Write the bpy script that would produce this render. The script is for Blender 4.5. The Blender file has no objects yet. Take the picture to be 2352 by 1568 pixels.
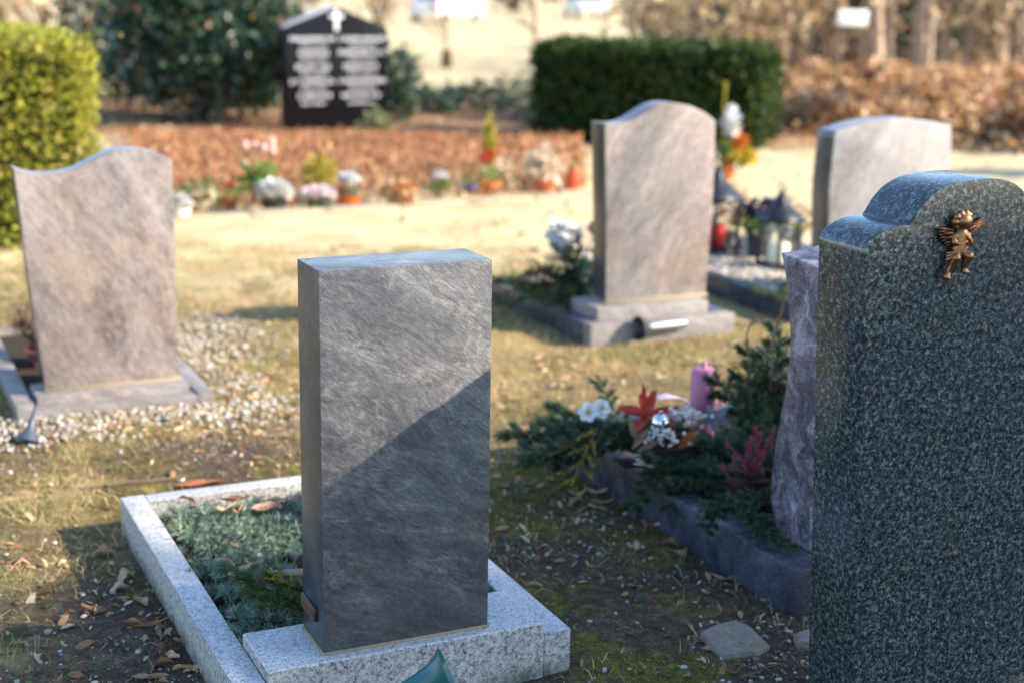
import bpy, bmesh, math, random
import numpy as np
from mathutils import Vector, Matrix

random.seed(7)
RNG = np.random.default_rng(11)
SC = bpy.context.scene
COL = SC.collection
R = math.radians

# ------------------------------------------------------------------ camera
CAM_H, PITCH, ROLL, LENS = 1.6425, 0.2341, 0.0167, 52.185
cam_data = bpy.data.cameras.new('camera')
cam = bpy.data.objects.new('camera', cam_data)
COL.objects.link(cam)
cam_data.lens = LENS
cam_data.sensor_width = 36.0
cam_data.clip_start = 0.05
cam_data.clip_end = 2000.0
cam.matrix_world = Matrix.Translation((0, 0, CAM_H)) @ Matrix.Rotation(math.pi/2 - PITCH, 4, 'X') @ Matrix.Rotation(ROLL, 4, 'Z')
cam_data.dof.use_dof = True
cam_data.dof.focus_distance = 3.40
cam_data.dof.aperture_fstop = 2.0
cam_data.dof.aperture_blades = 0
SC.camera = cam

# ------------------------------------------------------------------ light
SUN_AZ, SUN_EL = R(-7.2), R(28.0)            # azimuth from +X, towards the sun
S = Vector((math.cos(SUN_EL)*math.cos(SUN_AZ), math.cos(SUN_EL)*math.sin(SUN_AZ), math.sin(SUN_EL)))
world = bpy.data.worlds.new('World')
SC.world = world
world.use_nodes = True
wt = world.node_tree
sky = wt.nodes.new('ShaderNodeTexSky')
sky.sky_type = 'NISHITA'
sky.sun_disc = False
sky.sun_elevation = SUN_EL
sky.sun_rotation = R(90) - SUN_AZ
sky.air_density = 1.0
sky.dust_density = 0.5
sky.ozone_density = 3.0
wt.nodes['Background'].inputs['Strength'].default_value = 0.148
wt.links.new(sky.outputs[0], wt.nodes['Background'].inputs['Color'])
sl = bpy.data.lights.new('sun', 'SUN')
sun = bpy.data.objects.new('sun', sl)
COL.objects.link(sun)
sl.energy = 4.3
sl.angle = R(0.53)
sl.color = (1.0, 0.875, 0.715)
sun.rotation_euler = S.to_track_quat('Z', 'Y').to_euler()
sun.location = (8, -1, 6)
SC.view_settings.view_transform = 'Standard'
SC.view_settings.look = 'None'
SC.view_settings.exposure = 1.6
SC.view_settings.gamma = 1.0
SC.view_settings.use_curve_mapping = False
SC.render.engine = 'CYCLES'
SC.cycles.use_denoising = True
SC.cycles.max_bounces = 4
SC.cycles.diffuse_bounces = 2
SC.cycles.glossy_bounces = 2
SC.cycles.transparent_max_bounces = 8
SC.cycles.sample_clamp_indirect = 6.0
SC.cycles.use_adaptive_sampling = True
SC.cycles.adaptive_threshold = 0.01

# ------------------------------------------------------------------ frames
PHI = 0.4359                                  # the graves are all turned by this angle
CU, SU = math.cos(PHI), math.sin(PHI)
def UV(u, v, z=0.0):                          # cemetery grid -> world
    return Vector((u*CU - v*SU, u*SU + v*CU, z))
def toUV(p):
    return (p[0]*CU + p[1]*SU, -p[0]*SU + p[1]*CU)
_c, _s, _cr, _sr = math.cos(PITCH), math.sin(PITCH), math.cos(ROLL), math.sin(ROLL)
_f = LENS/36*2352
def _ray(x, y):
    qx, qy = x-1176, y-784.1
    px, py = qx*_cr + qy*_sr, -qx*_sr + qy*_cr
    xc, zc = px/_f, -py/_f
    return Vector((xc, _c + zc*_s, -_s + zc*_c))
def ground(x, y, z=0.0):                      # surveyed spot on a level plane
    d = _ray(x, y); t = (z-CAM_H)/d.z
    return Vector((0, 0, CAM_H)) + d*t
def depth(x, y, Y):
    d = _ray(x, y); t = Y/d.y
    return Vector((0, 0, CAM_H)) + d*t

# ------------------------------------------------------------------ helpers
def tag(o, label=None, cat=None, group=None, kind=None):
    if label: o['label'] = label
    if cat: o['category'] = cat
    if group: o['group'] = group
    if kind: o['kind'] = kind
    return o
def empty(name, loc=(0, 0, 0), rz=0.0, label=None, cat=None, group=None):
    o = bpy.data.objects.new(name, None)
    COL.objects.link(o)
    o.location = loc; o.rotation_euler = (0, 0, rz)
    o.empty_display_size = 0.1
    return tag(o, label, cat, group)
def link(name, me, mat=None, parent=None, loc=None, rot=None, scale=None):
    o = bpy.data.objects.new(name, me)
    COL.objects.link(o)
    if mat is not None and len(me.materials) == 0: me.materials.append(mat)
    if parent: o.parent = parent
    if loc is not None: o.location = loc
    if rot is not None: o.rotation_euler = rot
    if scale is not None: o.scale = scale if hasattr(scale, '__len__') else (scale,)*3
    return o
def np_mesh(name, V, F, mat=None, smooth=False):
    V = np.asarray(V, np.float32).reshape(-1, 3); F = np.asarray(F, np.int32)
    k = F.shape[1]
    me = bpy.data.meshes.new(name)
    me.vertices.add(len(V)); me.vertices.foreach_set('co', V.ravel())
    me.loops.add(F.size); me.loops.foreach_set('vertex_index', F.ravel())
    me.polygons.add(len(F)); me.polygons.foreach_set('loop_start', np.arange(0, F.size, k, dtype=np.int32))
    if smooth: me.polygons.foreach_set('use_smooth', np.ones(len(F), bool))
    me.update(calc_edges=True)
    if mat: me.materials.append(mat)
    return me
def instances(bv, bf, M, L):                  # copies of a base shape joined to arrays
    bv = np.asarray(bv, float); bf = np.asarray(bf, int)
    V = np.einsum('nij,kj->nki', M, bv) + L[:, None, :]
    F = bf[None] + (np.arange(len(L))*len(bv))[:, None, None]
    return V.reshape(-1, 3), F.reshape(-1, bf.shape[1])
def rand_rot(n, rng=RNG):
    q = rng.normal(size=(n, 4)); q /= np.linalg.norm(q, axis=1)[:, None]
    w, x, y, z = q.T
    return np.stack([1-2*(y*y+z*z), 2*(x*y-z*w), 2*(x*z+y*w), 2*(x*y+z*w), 1-2*(x*x+z*z), 2*(y*z-x*w),
                     2*(x*z-y*w), 2*(y*z+x*w), 1-2*(x*x+y*y)], -1).reshape(n, 3, 3)
def rot_z(a):
    c, s, o = np.cos(a), np.sin(a), np.zeros_like(a)
    return np.stack([c, -s, o, s, c, o, o, o, o+1], -1).reshape(-1, 3, 3)
def rot_x(a):
    c, s, o = np.cos(a), np.sin(a), np.zeros_like(a)
    return np.stack([o+1, o, o, o, c, -s, o, s, c], -1).reshape(-1, 3, 3)
def rot_y(a):
    c, s, o = np.cos(a), np.sin(a), np.zeros_like(a)
    return np.stack([c, o, s, o, o+1, o, -s, o, c], -1).reshape(-1, 3, 3)
def bm_mesh(name, bm, mat=None, angle=None):
    me = bpy.data.meshes.new(name)
    bm.normal_update(); bm.to_mesh(me); bm.free()
    if angle is not None:
        for p in me.polygons: p.use_smooth = True
        me.set_sharp_from_angle(angle=R(angle))
    if mat: me.materials.append(mat)
    return me
def box_mesh(name, lo, hi, mat, bevel=0.004, seg=2, jitter=0.0):
    bm = bmesh.new()
    bmesh.ops.create_cube(bm, size=1.0)
    for v in bm.verts:
        for i in range(3): v.co[i] = lo[i] if v.co[i] < 0 else hi[i]
        if jitter: v.co += Vector((random.uniform(-1, 1), random.uniform(-1, 1), random.uniform(-1, 1)))*jitter
    if bevel: bmesh.ops.bevel(bm, geom=bm.edges[:], offset=bevel, segments=seg, affect='EDGES', profile=0.6)
    return bm_mesh(name, bm, mat, 50)
def slab_mesh(name, outline, t, mat, bevel=0.004, seg=2, angle=40):
    """outline in local (x, z), counter-clockwise seen from -y; extruded from y=0 to y=t"""
    bm = bmesh.new()
    a = [bm.verts.new((x, 0, z)) for x, z in outline]
    b = [bm.verts.new((x, t, z)) for x, z in outline]
    n = len(a)
    f1 = bm.faces.new(a); f2 = bm.faces.new(b[::-1])
    for i in range(n): bm.faces.new((a[i], b[i], b[(i+1) % n], a[(i+1) % n]))
    bmesh.ops.recalc_face_normals(bm, faces=bm.faces[:])
    edges = set(f1.edges) | set(f2.edges)
    for e in bm.edges:
        if e not in edges and e.calc_face_angle(0) > R(40): edges.add(e)
    if bevel: bmesh.ops.bevel(bm, geom=list(edges), offset=bevel, segments=seg, affect='EDGES', profile=0.6, clamp_overlap=True)
    return bm_mesh(name, bm, mat, angle)
def lathe(name, prof, mat, n=24, angle=40, loc=(0, 0, 0), squash=None):
    V, F = [], []
    for r, z in prof:
        for k in range(n):
            a = 2*math.pi*k/n; V.append((loc[0]+r*math.cos(a), loc[1]+r*math.sin(a), loc[2]+z))
    for i in range(len(prof)-1):
        for k in range(n):
            F.append((i*n+k, i*n+(k+1) % n, (i+1)*n+(k+1) % n, (i+1)*n+k))
    me = np_mesh(name, V, F, mat, True)
    me.set_sharp_from_angle(angle=R(angle))
    return me
def smooth_curve(pts, n=8, closed=False):     # Catmull-Rom through points
    P = [np.array(p, float) for p in pts]; out = []
    for i in range(len(P)-1):
        p0, p1, p2, p3 = P[max(i-1, 0)], P[i], P[i+1], P[min(i+2, len(P)-1)]
        for k in range(n):
            t = k/n
            out.append(0.5*((2*p1) + (-p0+p2)*t + (2*p0-5*p1+4*p2-p3)*t*t + (-p0+3*p1-3*p2+p3)*t**3))
    out.append(P[-1])
    return out
class Tubes:                                  # tapered tubes collected to one mesh
    def __init__(self, sides=5): self.V, self.F, self.s = [], [], sides
    def add(self, pts, radii):
        pts = [Vector(p) for p in pts]; base = len(self.V); s = self.s
        for i, p in enumerate(pts):
            d = (pts[min(i+1, len(pts)-1)] - pts[max(i-1, 0)])
            if d.length < 1e-9: d = Vector((0, 0, 1))
            d.normalize()
            a = d.cross(Vector((0.31, 0.17, 0.94)));
            if a.length < 1e-3: a = d.cross(Vector((1, 0, 0)))
            a.normalize(); b = d.cross(a)
            r = radii[i] if hasattr(radii, '__len__') else radii
            for k in range(s):
                t = 2*math.pi*k/s; self.V.append(tuple(p + (a*math.cos(t) + b*math.sin(t))*r))
        for i in range(len(pts)-1):
            for k in range(s):
                self.F.append((base+i*s+k, base+i*s+(k+1) % s, base+(i+1)*s+(k+1) % s, base+(i+1)*s+k))
    def mesh(self, name, mat, smooth=True): return np_mesh(name, self.V, self.F, mat, smooth)
def vnoise(x, y, sc, seed=0):
    x = np.asarray(x, float)*sc + seed*17.13; y = np.asarray(y, float)*sc - seed*9.71
    xi, yi = np.floor(x).astype(np.int64), np.floor(y).astype(np.int64)
    fx, fy = x-xi, y-yi; fx = fx*fx*(3-2*fx); fy = fy*fy*(3-2*fy)
    def h(a, b):
        n = (a*374761393 + b*668265263 + seed*974711) & 0x7fffffff
        n = ((n ^ (n >> 13))*1274126177) & 0x7fffffff
        return ((n ^ (n >> 16)) & 0xffff)/65535.0
    return (h(xi, yi)*(1-fx) + h(xi+1, yi)*fx)*(1-fy) + (h(xi, yi+1)*(1-fx) + h(xi+1, yi+1)*fx)*fy
def fbm(x, y, sc, seed=0, o=4):
    t, a, n = 0, 1.0, 0
    for i in range(o): t = t + a*vnoise(x, y, sc*2**i, seed+i); n += a; a *= 0.55
    return t/n
def sstep(a, b, x): t = np.clip((x-a)/(b-a), 0, 1); return t*t*(3-2*t)

# ------------------------------------------------------------------ materials
class Mat:
    def __init__(self, name, rough=0.6, spec=0.4, metal=0.0, color=(0.5, 0.5, 0.5)):
        self.m = bpy.data.materials.new(name); self.m.use_nodes = True
        self.t = self.m.node_tree; self.b = self.t.nodes['Principled BSDF']
        self.b.inputs['Roughness'].default_value = rough
        self.b.inputs['Specular IOR Level'].default_value = spec
        self.b.inputs['Metallic'].default_value = metal
        self.b.inputs['Base Color'].default_value = (*color, 1)
        self._tc = None
    def N(self, k): return self.t.nodes.new(k)
    def put(self, sock, v):
        if isinstance(v, bpy.types.NodeSocket): self.t.links.new(v, sock)
        elif isinstance(v, (tuple, list)) and len(v) == 3 and sock.type == 'RGBA': sock.default_value = (*v, 1)
        else: sock.default_value = v
    def co(self, kind='Object'):
        if self._tc is None: self._tc = self.N('ShaderNodeTexCoord')
        return self._tc.outputs[kind]
    def map(self, v=None, scale=(1, 1, 1), rot=(0, 0, 0), loc=(0, 0, 0), typ='POINT'):
        n = self.N('ShaderNodeMapping'); n.vector_type = typ
        self.put(n.inputs['Vector'], v if v is not None else self.co())
        n.inputs['Scale'].default_value = scale; n.inputs['Rotation'].default_value = rot; n.inputs['Location'].default_value = loc
        return n.outputs[0]
    def noise(self, scale, detail=4, rough=0.55, dist=0.0, v=None, out=0):
        n = self.N('ShaderNodeTexNoise')
        self.put(n.inputs['Vector'], v if v is not None else self.co())
        n.inputs['Scale'].default_value = scale; n.inputs['Detail'].default_value = detail
        n.inputs['Roughness'].default_value = rough; n.inputs['Distortion'].default_value = dist
        return n.outputs[out]
    def voro(self, scale, v=None, feature='F1', rnd=1.0, out='Distance'):
        n = self.N('ShaderNodeTexVoronoi'); n.feature = feature
        self.put(n.inputs['Vector'], v if v is not None else self.co())
        n.inputs['Scale'].default_value = scale; n.inputs['Randomness'].default_value = rnd
        return n.outputs[out]
    def ramp(self, f, stops, interp='LINEAR'):
        n = self.N('ShaderNodeValToRGB'); n.color_ramp.interpolation = interp
        self.put(n.inputs[0], f); e = n.color_ramp.elements
        while len(e) < len(stops): e.new(0.5)
        for i, (p, c) in enumerate(stops):
            e[i].position = p; c = (c, c, c) if not hasattr(c, '__len__') else c; e[i].color = (*c, 1)
        return n.outputs[0]
    def mix(self, f, a, b, mode='MIX'):
        n = self.N('ShaderNodeMix'); n.data_type = 'RGBA'; n.blend_type = mode
        self.put(n.inputs[0], f); self.put(n.inputs[6], a); self.put(n.inputs[7], b)
        return n.outputs[2]
    def math(self, op, a, b=0.0, c=None):
        n = self.N('ShaderNodeMath'); n.operation = op
        self.put(n.inputs[0], a); self.put(n.inputs[1], b)
        if c is not None: self.put(n.inputs[2], c)
        return n.outputs[0]
    def attr(self, name):
        n = self.N('ShaderNodeAttribute'); n.attribute_name = name; return n.outputs['Fac']
    def island(self): return self.N('ShaderNodeNewGeometry').outputs['Random Per Island']
    def objrand(self): return self.N('ShaderNodeObjectInfo').outputs['Random']
    def bump(self, h, strength=0.3, dist=0.01):
        n = self.N('ShaderNodeBump'); self.put(n.inputs['Height'], h)
        n.inputs['Strength'].default_value = strength; n.inputs['Distance'].default_value = dist
        self.t.links.new(n.outputs[0], self.b.inputs['Normal'])
    def col(self, v): self.put(self.b.inputs['Base Color'], v); return self
    def rough(self, v): self.put(self.b.inputs['Roughness'], v); return self
    def sub(self, w, rad=(0.01, 0.005, 0.003)):
        self.b.inputs['Subsurface Weight'].default_value = w; self.b.inputs['Subsurface Radius'].default_value = rad; return self
    def trans(self, col, w=0.4):             # light through thin leaves
        tr = self.N('ShaderNodeBsdfTranslucent'); self.put(tr.inputs['Color'], col)
        mx = self.N('ShaderNodeMixShader'); mx.inputs[0].default_value = w
        self.t.links.new(self.b.outputs[0], mx.inputs[1]); self.t.links.new(tr.outputs[0], mx.inputs[2])
        self.t.links.new(mx.outputs[0], self.t.nodes['Material Output'].inputs['Surface'])
        return self

def plain(name, color, rough=0.6, spec=0.4, metal=0.0, vary=0.25, scale=40, bump=0.0):
    m = Mat(name, rough, spec, metal)
    n = m.noise(scale, 4, 0.6)
    m.col(m.mix(n, tuple(c*(1-vary) for c in color), tuple(min(1, c*(1+vary)) for c in color)))
    if bump: m.bump(n, bump, 0.004)
    return m.m
def leafy(name, stops, rough=0.55, spec=0.25, trans=0.3, gain=1.3):
    m = Mat(name, rough, spec)
    c = m.ramp(m.island(), stops)
    c2 = m.mix(0.5, c, m.ramp(m.noise(9, 3, 0.6), [(0.3, 0.55), (0.7, 1.35)]), 'MULTIPLY')
    m.col(c2)
    if trans: m.trans(m.mix(1.0, c2, (gain, gain, gain*0.75), 'MULTIPLY'), trans)
    return m.m

# grey gneiss of the middle stone: fine streaks running down to the right, rusty flecks
m = Mat('grey_gneiss', 0.42, 0.45)
warp = m.mix(0.035, m.co(), m.noise(5, 3, 0.6, out=1), 'ADD')
st = m.map(m.map(warp, rot=(0, R(-38), 0)), scale=(0.22, 0.6, 1.0))
fine = m.noise(230, 6, 0.72, 0.2, st)
grain = m.noise(430, 4, 0.75)
patch = m.noise(4.2, 5, 0.62, 0.8, m.map(m.map(rot=(0, R(-30), 0)), scale=(0.6, 1, 1.2)))
vein = m.noise(16, 7, 0.72, 0.8, m.map(m.map(warp, rot=(0, R(-26), 0)), scale=(0.45, 1, 1.3)))
k = m.math('ADD', m.math('MULTIPLY', fine, 0.25), m.math('MULTIPLY', grain, 0.36))
k = m.math('ADD', k, m.math('MULTIPLY', patch, 0.18))
k = m.math('ADD', k, m.math('MULTIPLY', vein, 0.24))
c = m.ramp(k, [(0.42, (0.019, 0.020, 0.025)), (0.485, (0.062, 0.064, 0.072)), (0.545, (0.122, 0.121, 0.122)), (0.62, (0.31, 0.292, 0.272))])
ridge = m.math('ABSOLUTE', m.math('SUBTRACT', m.noise(3.4, 6, 0.62, 0.9, m.map(m.map(warp, rot=(0, R(-24), 0), loc=(0.3, 0, 0.1)), scale=(0.55, 1, 1.25))), 0.5))
c = m.mix(m.math('MULTIPLY', m.ramp(ridge, [(0.0, 1.0), (0.022, 0.0)]), m.ramp(m.noise(40, 3, 0.7), [(0.42, 0.0), (0.64, 0.55)])), c, (0.29, 0.275, 0.25))      # broken pale veins
ridge2 = m.math('ABSOLUTE', m.math('SUBTRACT', m.noise(6.5, 6, 0.62, 0.7, m.map(m.map(warp, rot=(0, R(-40), 0), loc=(1.3, 0, 2.1)), scale=(0.40, 1, 1.25))), 0.5))
c = m.mix(m.math('MULTIPLY', m.ramp(ridge2, [(0.0, 1.0), (0.03, 0.0)]), m.ramp(m.noise(26, 3, 0.7, 0, m.map(loc=(2, 5, 3))), [(0.45, 0.0), (0.65, 0.7)])), c, (0.028, 0.026, 0.028))   # dark seams
c = m.mix(m.ramp(m.noise(3.1, 4, 0.6, 0.5, m.map(loc=(3, 1, 7))), [(0.5, 0.0), (0.72, 0.35)]), c, m.mix(1.0, c, (1.05, 0.9, 0.74), 'MULTIPLY'))
c = m.mix(m.ramp(m.noise(38, 3, 0.6, 0.6, m.map(loc=(9, 4, 2))), [(0.665, 0.0), (0.71, 0.55)]), c, (0.095, 0.05, 0.045))
c = m.mix(m.ramp(m.voro(17, m.map(loc=(1.3, 0.2, 4))), [(0.025, 1.0), (0.04, 0.0)]), c, (0.02, 0.012, 0.012))
c = m.mix(m.ramp(m.noise(7, 3, 0.6, 0.4, m.map(loc=(5, 8, 1))), [(0.6, 0.0), (0.8, 0.35)]), c, (0.13, 0.125, 0.055))
gs = m.N('ShaderNodeSeparateXYZ'); m.put(gs.inputs[0], m.co())
foot = m.math('MULTIPLY', m.ramp(gs.outputs['Z'], [(0.02, 1.0), (0.16, 0.0)]), m.ramp(m.noise(9, 5, 0.7, 0.5), [(0.38, 0.0), (0.62, 1.0)]))
c = m.mix(m.math('MULTIPLY', foot, 0.5), c, (0.05, 0.046, 0.034))     # soil splashed up the foot
alg = m.math('MULTIPLY', m.ramp(gs.outputs['Y'], [(0.010, 0.0), (0.035, 1.0), (0.055, 1.0), (0.10, 0.0)]), m.ramp(m.noise(5, 5, 0.65, 0.4, m.map(scale=(1, 1, 0.35))), [(0.36, 0.15), (0.6, 0.9)]))
c = m.mix(m.math('MULTIPLY', alg, 0.55), c, (0.085, 0.09, 0.042))     # algae film near the edge
m.col(c); m.bump(grain, 0.05, 0.0015)
m.rough(m.ramp(k, [(0.4, 0.42), (0.62, 0.58)]))
GNEISS = m.m
def polished(src, name, mul, rough=0.16):   # polished finish; mul paints shade on the sides, skylight on tops
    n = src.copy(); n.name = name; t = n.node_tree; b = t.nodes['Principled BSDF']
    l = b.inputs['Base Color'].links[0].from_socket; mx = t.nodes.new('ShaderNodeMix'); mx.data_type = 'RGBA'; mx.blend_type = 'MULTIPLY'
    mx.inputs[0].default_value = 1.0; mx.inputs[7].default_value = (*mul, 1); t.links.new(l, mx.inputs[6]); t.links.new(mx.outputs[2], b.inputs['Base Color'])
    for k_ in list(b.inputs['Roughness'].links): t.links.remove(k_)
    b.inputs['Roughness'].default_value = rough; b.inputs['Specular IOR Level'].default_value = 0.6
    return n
def polish_shade_edges(me, mat, top=None):
    me.materials.append(mat); me.materials.append(top or SKY_TOPS[me.materials[0].name])
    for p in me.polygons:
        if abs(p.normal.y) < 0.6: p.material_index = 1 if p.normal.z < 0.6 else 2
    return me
SKY_TOPS = {GNEISS.name: polished(GNEISS, 'grey_gneiss_polished_top', (1.25, 1.28, 1.35), 0.3)}  # top painted paler and bluer, as lit by the sky
GNEISS_SHADE = polished(GNEISS, 'grey_gneiss_polished_shade', (0.44, 0.49, 0.60), 0.35)  # side shade painted in as a darker, bluer copy

# dark green-grey polished granite with pale crystals
m = Mat('dark_granite', 0.22, 0.5)
a1 = m.noise(78, 4, 0.64, 0.0); a2 = m.noise(300, 3, 0.8, 0.0)
a3 = m.voro(210, m.mix(0.004, m.co(), m.noise(160, 2, 0.5, out=1), 'ADD'), out='Color')
k = m.math('ADD', m.math('MULTIPLY', a1, 0.50), m.math('MULTIPLY', a2, 0.30))
k = m.math('ADD', k, m.math('MULTIPLY', a3, 0.20))
c = m.ramp(k, [(0.40, (0.006, 0.009, 0.011)), (0.475, (0.019, 0.027, 0.031)), (0.54, (0.056, 0.072, 0.076)), (0.65, (0.21, 0.24, 0.235))])
c = m.mix(m.ramp(m.noise(25, 3, 0.5, 0, m.map(loc=(2, 2, 2))), [(0.45, 0.0), (0.7, 0.4)]), c, m.mix(1.0, c, (0.75, 0.95, 1.1), 'MULTIPLY'))
c = m.mix(m.ramp(m.noise(6, 4, 0.6, 0.6, m.map(loc=(7, 3, 5))), [(0.5, 0.0), (0.75, 0.5)]), c, m.mix(1.0, c, (1.25, 1.12, 0.9), 'MULTIPLY'))
m.b.inputs['Coat Weight'].default_value = 0.25; m.b.inputs['Coat Roughness'].default_value = 0.12
m.col(c); m.rough(m.ramp(m.noise(30, 3, 0.6), [(0.3, 0.16), (0.75, 0.30)]))
DGRANITE = m.m

# pale grey kerb granite
m = Mat('pale_granite', 0.5, 0.4)
a1 = m.noise(230, 4, 0.7); a2 = m.noise(95, 4, 0.7, 0.5)
k = m.math('ADD', m.math('MULTIPLY', a1, 0.6), m.math('MULTIPLY', a2, 0.4))
c = m.ramp(k, [(0.37, (0.05, 0.05, 0.055)), (0.43, (0.24, 0.24, 0.25)), (0.5, (0.52, 0.51, 0.50)), (0.62, (0.72, 0.70, 0.67))])
c = m.mix(m.ramp(m.noise(5, 5, 0.65, 0.6), [(0.42, 0.0), (0.72, 0.5)]), c, m.mix(1.0, c, (0.80, 0.77, 0.68), 'MULTIPLY'))
gz = m.N('ShaderNodeSeparateXYZ'); m.put(gz.inputs[0], m.co())
low = m.math('MULTIPLY', m.ramp(gz.outputs['Z'], [(0.0, 1.0), (0.06, 0.0)]), m.ramp(m.noise(14, 4, 0.6), [(0.35, 0.1), (0.65, 1.0)]))
c = m.mix(m.math('MULTIPLY', low, 0.75), c, (0.075, 0.07, 0.045))
m.col(c); m.bump(a1, 0.06, 0.002)
PGRANITE = m.m
# the same stone, bush-hammered and mossy where it faces out
m = Mat('pale_granite_rough', 0.7, 0.3)
a1 = m.noise(210, 5, 0.75); a2 = m.noise(70, 4, 0.7, 0.5)
k = m.math('ADD', m.math('MULTIPLY', a1, 0.5), m.math('MULTIPLY', a2, 0.5))
c = m.ramp(k, [(0.38, (0.045, 0.045, 0.05)), (0.45, (0.20, 0.20, 0.195)), (0.52, (0.42, 0.40, 0.36)), (0.62, (0.60, 0.57, 0.51))])
gz = m.N('ShaderNodeSeparateXYZ'); m.put(gz.inputs[0], m.co())
low = m.math('MULTIPLY', m.ramp(gz.outputs['Z'], [(0.005, 1.0), (0.05, 0.0)]), m.ramp(m.noise(12, 4, 0.6), [(0.35, 0.2), (0.6, 1.0)]))
c = m.mix(m.math('MULTIPLY', low, 0.8), c, (0.07, 0.068, 0.045))
m.col(c); m.bump(a1, 0.15, 0.003)
PGRANITE2 = m.m

def gneiss(name, stops, tint, ang=-30, s=1.0, rough=0.5):
    m = Mat(name, rough, 0.4)
    w = m.mix(0.08, m.co(), m.noise(4*s, 3, 0.6, out=1), 'ADD')
    f = m.noise(60*s, 6, 0.72, 0.3, m.map(m.map(w, rot=(0, R(ang), 0)), scale=(0.4, 1, 1)))
    g = m.noise(130*s, 4, 0.75)
    p_ = m.noise(3.6*s, 5, 0.65, 1.0, m.map(m.map(w, rot=(0, R(ang), 0)), scale=(0.45, 1, 1.2)))
    k = m.math('ADD', m.math('ADD', m.math('MULTIPLY', f, 0.38), m.math('MULTIPLY', g, 0.22)), m.math('MULTIPLY', p_, 0.40))
    c = m.ramp(k, stops)
    c = m.mix(m.ramp(m.noise(2.3*s, 4, 0.6, 0.6, m.map(loc=(4, 2, 8))), [(0.42, 0.0), (0.66, 0.75)]), c, m.mix(1.0, c, tint, 'MULTIPLY'))
    m.col(c); m.bump(g, 0.05, 0.002)
    return m.m
ROSE = gneiss('rose_gneiss', [(0.38, (0.075, 0.067, 0.067)), (0.47, (0.175, 0.152, 0.143)), (0.54, (0.26, 0.223, 0.203)), (0.65, (0.36, 0.32, 0.285))], (1.08, 0.93, 0.78), -60)
PINK = gneiss('veined_pink_gneiss', [(0.39, (0.10, 0.097, 0.095)), (0.46, (0.165, 0.153, 0.145)), (0.53, (0.24, 0.212, 0.197)), (0.61, (0.35, 0.328, 0.308))], (1.12, 0.86, 0.76), 52, 0.9)
WHITE = gneiss('pale_gneiss', [(0.37, (0.13, 0.118, 0.112)), (0.45, (0.215, 0.20, 0.195)), (0.52, (0.285, 0.27, 0.265)), (0.64, (0.36, 0.345, 0.34))], (1.0, 0.94, 0.86), 55, 0.8)
WAVY = gneiss('plum_gneiss', [(0.42, (0.016, 0.016, 0.024)), (0.48, (0.07, 0.066, 0.088)), (0.525, (0.19, 0.175, 0.21)), (0.60, (0.52, 0.49, 0.54))], (1.1, 0.9, 0.95), -75, 3.2, 0.35)
DKERB = gneiss('slate_blue_kerb', [(0.38, (0.014, 0.018, 0.026)), (0.47, (0.036, 0.043, 0.06)), (0.56, (0.078, 0.085, 0.105)), (0.68, (0.18, 0.18, 0.205))], (1.1, 0.95, 0.85), -20, 1.8, 0.25)
PLUMK = gneiss('brown_grey_kerb', [(0.38, (0.10, 0.095, 0.095)), (0.47, (0.19, 0.175, 0.17)), (0.56, (0.30, 0.27, 0.255)), (0.68, (0.40, 0.36, 0.33))], (1.05, 0.95, 0.85), -20, 1.0)
PINK_SHADE = polished(PINK, 'pink_gneiss_polished_shade', (0.30, 0.31, 0.36), 0.2); WHITE_SHADE = polished(WHITE, 'pale_gneiss_polished_shade', (0.30, 0.31, 0.36), 0.2); ROSE_SHADE = polished(ROSE, 'rose_gneiss_polished_shade', (0.35, 0.36, 0.40), 0.2)  # shaded sides painted as darker, cooler copies
for m_ in (PINK, WHITE, ROSE): SKY_TOPS[m_.name] = polished(m_, m_.name + '_polished_top', (1.0, 1.0, 1.05), 0.28)
BLACK = plain('black_granite', (0.005, 0.005, 0.007), 0.25, 0.2, 0, 0.3, 120)
MORTAR = plain('mortar', (0.30, 0.24, 0.15), 0.9, 0.1, 0, 0.3, 90, 0.2)
m = Mat('bronze', 0.32, 0.5, 0.9)
pn = m.N('ShaderNodeNewGeometry').outputs['Pointiness']
m.col(m.mix(m.ramp(pn, [(0.46, 0.0), (0.54, 1.0)]), (0.10, 0.045, 0.022), (0.44, 0.215, 0.105)))
m.rough(m.ramp(m.noise(200, 3), [(0.3, 0.26), (0.7, 0.42)]))
BRONZE = m.m
SOIL = plain('soil', (0.045, 0.034, 0.025), 0.95, 0.1, 0, 0.5, 60, 0.5)
IRON = plain('black_lacquer', (0.02, 0.022, 0.027), 0.4, 0.45, 0, 0.2)
TERRA = plain('terracotta', (0.50, 0.16, 0.065), 0.75, 0.2, 0, 0.2, 30)
DARKPOT = plain('anthracite_pot', (0.035, 0.04, 0.05), 0.5, 0.4, 0, 0.2)
ORANGEPOT = plain('orange_pot', (0.62, 0.15, 0.02), 0.5, 0.4)
VIOLETPOT = plain('violet_pot', (0.13, 0.11, 0.30), 0.4, 0.5)
PINKPOT = plain('dusky_red_bowl', (0.26, 0.075, 0.07), 0.5, 0.4)
WHITEPOT = plain('white_pot', (0.80, 0.78, 0.74), 0.45, 0.4, 0, 0.05)
BARK = plain('bark', (0.16, 0.115, 0.08), 0.9, 0.1, 0, 0.45, 14, 0.5)
PBARK = plain('pale_bark', (0.44, 0.33, 0.23), 0.9, 0.1, 0, 0.45, 12, 0.5)
TWIG = leafy('twig_bark', [(0.0, (0.035, 0.024, 0.018)), (0.5, (0.13, 0.088, 0.06)), (1.0, (0.46, 0.34, 0.24))], 0.8, 0.1, 0)
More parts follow.
